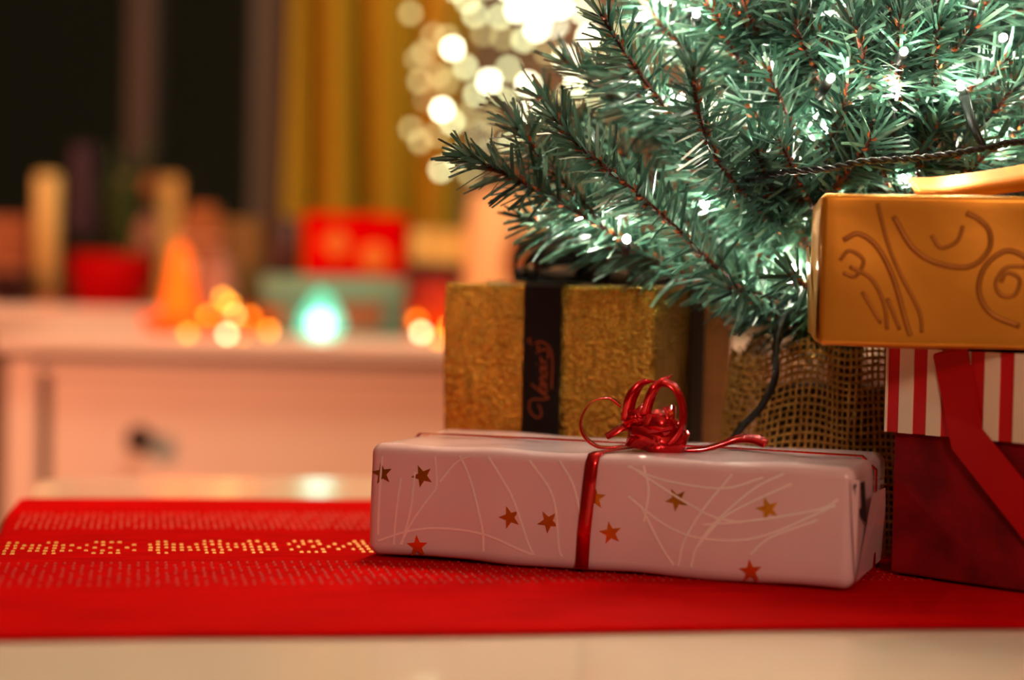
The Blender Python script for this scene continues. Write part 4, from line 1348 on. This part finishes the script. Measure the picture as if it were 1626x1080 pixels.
# ------------------------------------------------------------------ things on the window sill
SZ = 0.1
t, wd_, hh = dbox('hyacinth_pot', 'bright red flower pot with purple hyacinth and green leaves on window sill', 'potted plant', 92, 226, 402, 2.74, 0.12, None, z=SZ)
mb = MB(); mb.lathe((0, 0, 0), [(wd_ * 0.40, 0), (wd_ * 0.46, hh * 0.5), (wd_ * 0.5, hh), (wd_ * 0.46, hh), (wd_ * 0.44, hh * 0.85), (0, hh * 0.85)], 32); mb.build('pot', M['red_pot'], t, True)
mb = MB(); mb.lathe((0, 0, 0), [(wd_ * 0.44, hh * 0.84), (wd_ * 0.2, hh * 0.9), (0, hh * 0.92)], 20); mb.build('soil', M['soil'], t, True)
mb = MB(); mb.tube([(-0.03, 0, hh * 0.85), (-0.042, 0, hh + 0.05), (-0.046, 0, hh + 0.15)], 0.005, 8); st = mb.build('flower_stem', M['leaf'], t, True)
mb = MB()
for k in range(90):
    zz = hh + 0.03 + 0.125 * k / 90
    a = k * 2.4
    rr = 0.018 * (1 - 0.45 * k / 90)
    mb.ball((-0.044 + rr * math.cos(a), rr * math.sin(a), zz), 0.0075, 6, 4)
mb.build('flower_head', M['hyacinth'], st, True)
for k in range(9):
    a = k * 0.7 + 0.2
    ln = random.uniform(0.10, 0.20)
    le = 0.02 + 0.012 * (k % 3)
    b = Vector((0.018 + 0.012 * math.cos(a), 0.015 * math.sin(a), hh * 0.88))
    P = [b + Vector((le * math.cos(a) * s * s, le * math.sin(a) * s * s, ln * s)) for s in [i / 8 for i in range(9)]]
    mb = MB(); mb.strip(P, [0.016 * math.sin(math.pi * (0.15 + 0.83 * i / 8)) + 0.002 for i in range(9)], (-math.sin(a), math.cos(a), 0), 0.001); mb.build('leaf', M['leaf'], t, True)

t, wd_, hh = dbox('picture_frame', 'pale wooden picture frame behind the red flower pot', 'picture frame', 178, 276, 280, 2.86, 0.02, None, z=SZ)
fwd = wd_ / 2
for (cx, cz, sx_, sz_, nm) in ((-fwd + 0.014, hh / 2, 0.028, hh, 'frame_stile'), (fwd - 0.015, hh / 2, 0.030, hh, 'frame_stile')):
    mb = MB(); mb.rbox((cx, 0, cz), (sx_, 0.02, sz_), 0.002, 2); mb.build(nm, M['wood'], t)
for cz in (0.014, hh - 0.014):
    mb = MB(); mb.rbox((0, 0.001, cz), (wd_ - 0.058, 0.017, 0.028), 0.002, 2); mb.build('frame_rail', M['wood_dark'], t)
mb = MB(); mb.box((0, 0.005, hh / 2), (wd_ - 0.056, 0.004, hh - 0.054)); mb.build('photograph', M['photo_dark'], t)
mb = MB(); mb.ball((0.0, 0.0028, hh * 0.58), 0.022, 16, 10, (0.8, 0.05, 1.3)); mb.build('photograph_figure', M['photo_pink'], t, True)
t, wd_, hh = dbox('pillar_candle', 'tall cream pillar candle at the left of the window sill', 'candle', 44, 82, 276, 2.76, 0.035, None, z=SZ)
mb = MB(); mb.lathe((0, 0, 0), [(wd_ / 2, 0.02), (wd_ / 2, hh - 0.003), (wd_ / 2 - 0.003, hh), (0.004, hh - 0.003), (0, hh - 0.003)], 24); mb.build('wax', M['wax'], t, True)
mb = MB(); mb.lathe((0, 0, 0), [(wd_ * 0.9, 0), (wd_ * 0.9, 0.006), (wd_ * 0.5, 0.012), (wd_ * 0.56, 0.026), (wd_ * 0.5, 0.022), (0, 0.02)], 24); mb.build('holder', M['wood_dark'], t, True)
mb = MB(); mb.tube([(0, 0, hh - 0.003), (0.001, 0, hh + 0.006)], 0.001, 5); mb.build('wick', M['photo_dark'], t)
t, wd_, hh = dbox('wooden_crate', 'small tan wooden crate at the far left of the window sill', 'crate', -70, 40, 342, 2.82, 0.08, None, z=SZ)
for i in range(4):
    mb = MB(); mb.rbox((0, -0.037, hh * (i + 0.5) / 4), (wd_, 0.006, hh / 4 - 0.004), 0.001, 1); mb.build('slat', M['wood_dark'], t)
    mb = MB(); mb.rbox((0, 0.037, hh * (i + 0.5) / 4), (wd_, 0.006, hh / 4 - 0.004), 0.001, 1); mb.build('slat', M['wood_dark'], t)
for s in (-1, 1):
    mb = MB(); mb.box((s * (wd_ / 2 - 0.004), 0, hh / 2), (0.008, 0.068, hh)); mb.build('end_panel', M['wood_dark'], t)
mb = MB(); mb.box((0, 0, 0.004), (wd_ - 0.016, 0.068, 0.006)); mb.build('bottom_panel', M['wood_dark'], t)
t, wd_, hh = dbox('dark_red_pot', 'dark red round pot in front of the tan crate', 'pot', -40, 46, 430, 2.70, 0.075, None, z=SZ)
mb = MB(); mb.lathe((0, 0, 0), [(wd_ * 0.32, 0), (wd_ * 0.42, hh * 0.5), (wd_ * 0.46, hh * 0.8), (wd_ * 0.5, hh * 0.82), (wd_ * 0.5, hh), (wd_ * 0.45, hh), (wd_ * 0.43, hh * 0.8), (0, hh * 0.7)], 28); mb.build('pot_body', M['maroon'], t, True)

# ------------------------------------------------------------------ curtain
cu = MB()
vs, fs = [], []
nx, nz = 120, 40
for j in range(nz + 1):
    z = 0.085 + 1.5 * j / nz
    for i in range(nx + 1):
        f = i / nx
        x = -0.345 + 0.27 * f
        x += 0.012 * math.sin(z * 3 + f * 5)
        y = 2.80 + 0.062 * math.sin(f * 20 - 1.0 + 0.8 * math.sin(z * 2.2)) + 0.012 * math.sin(f * 61 + z)
        vs.append((x, y, z))
for j in range(nz):
    for i in range(nx):
        a = j * (nx + 1) + i
        fs.append((a, a + 1, a + nx + 2, a + nx + 1))
cu.add(vs, fs)
c = cu.build('curtain', M['curtain'], None, True)
tag(c, 'gathered golden yellow curtain hanging at the right side of the window', 'curtain')
sm = c.modifiers.new('thickness', 'SOLIDIFY')
sm.thickness = 0.002
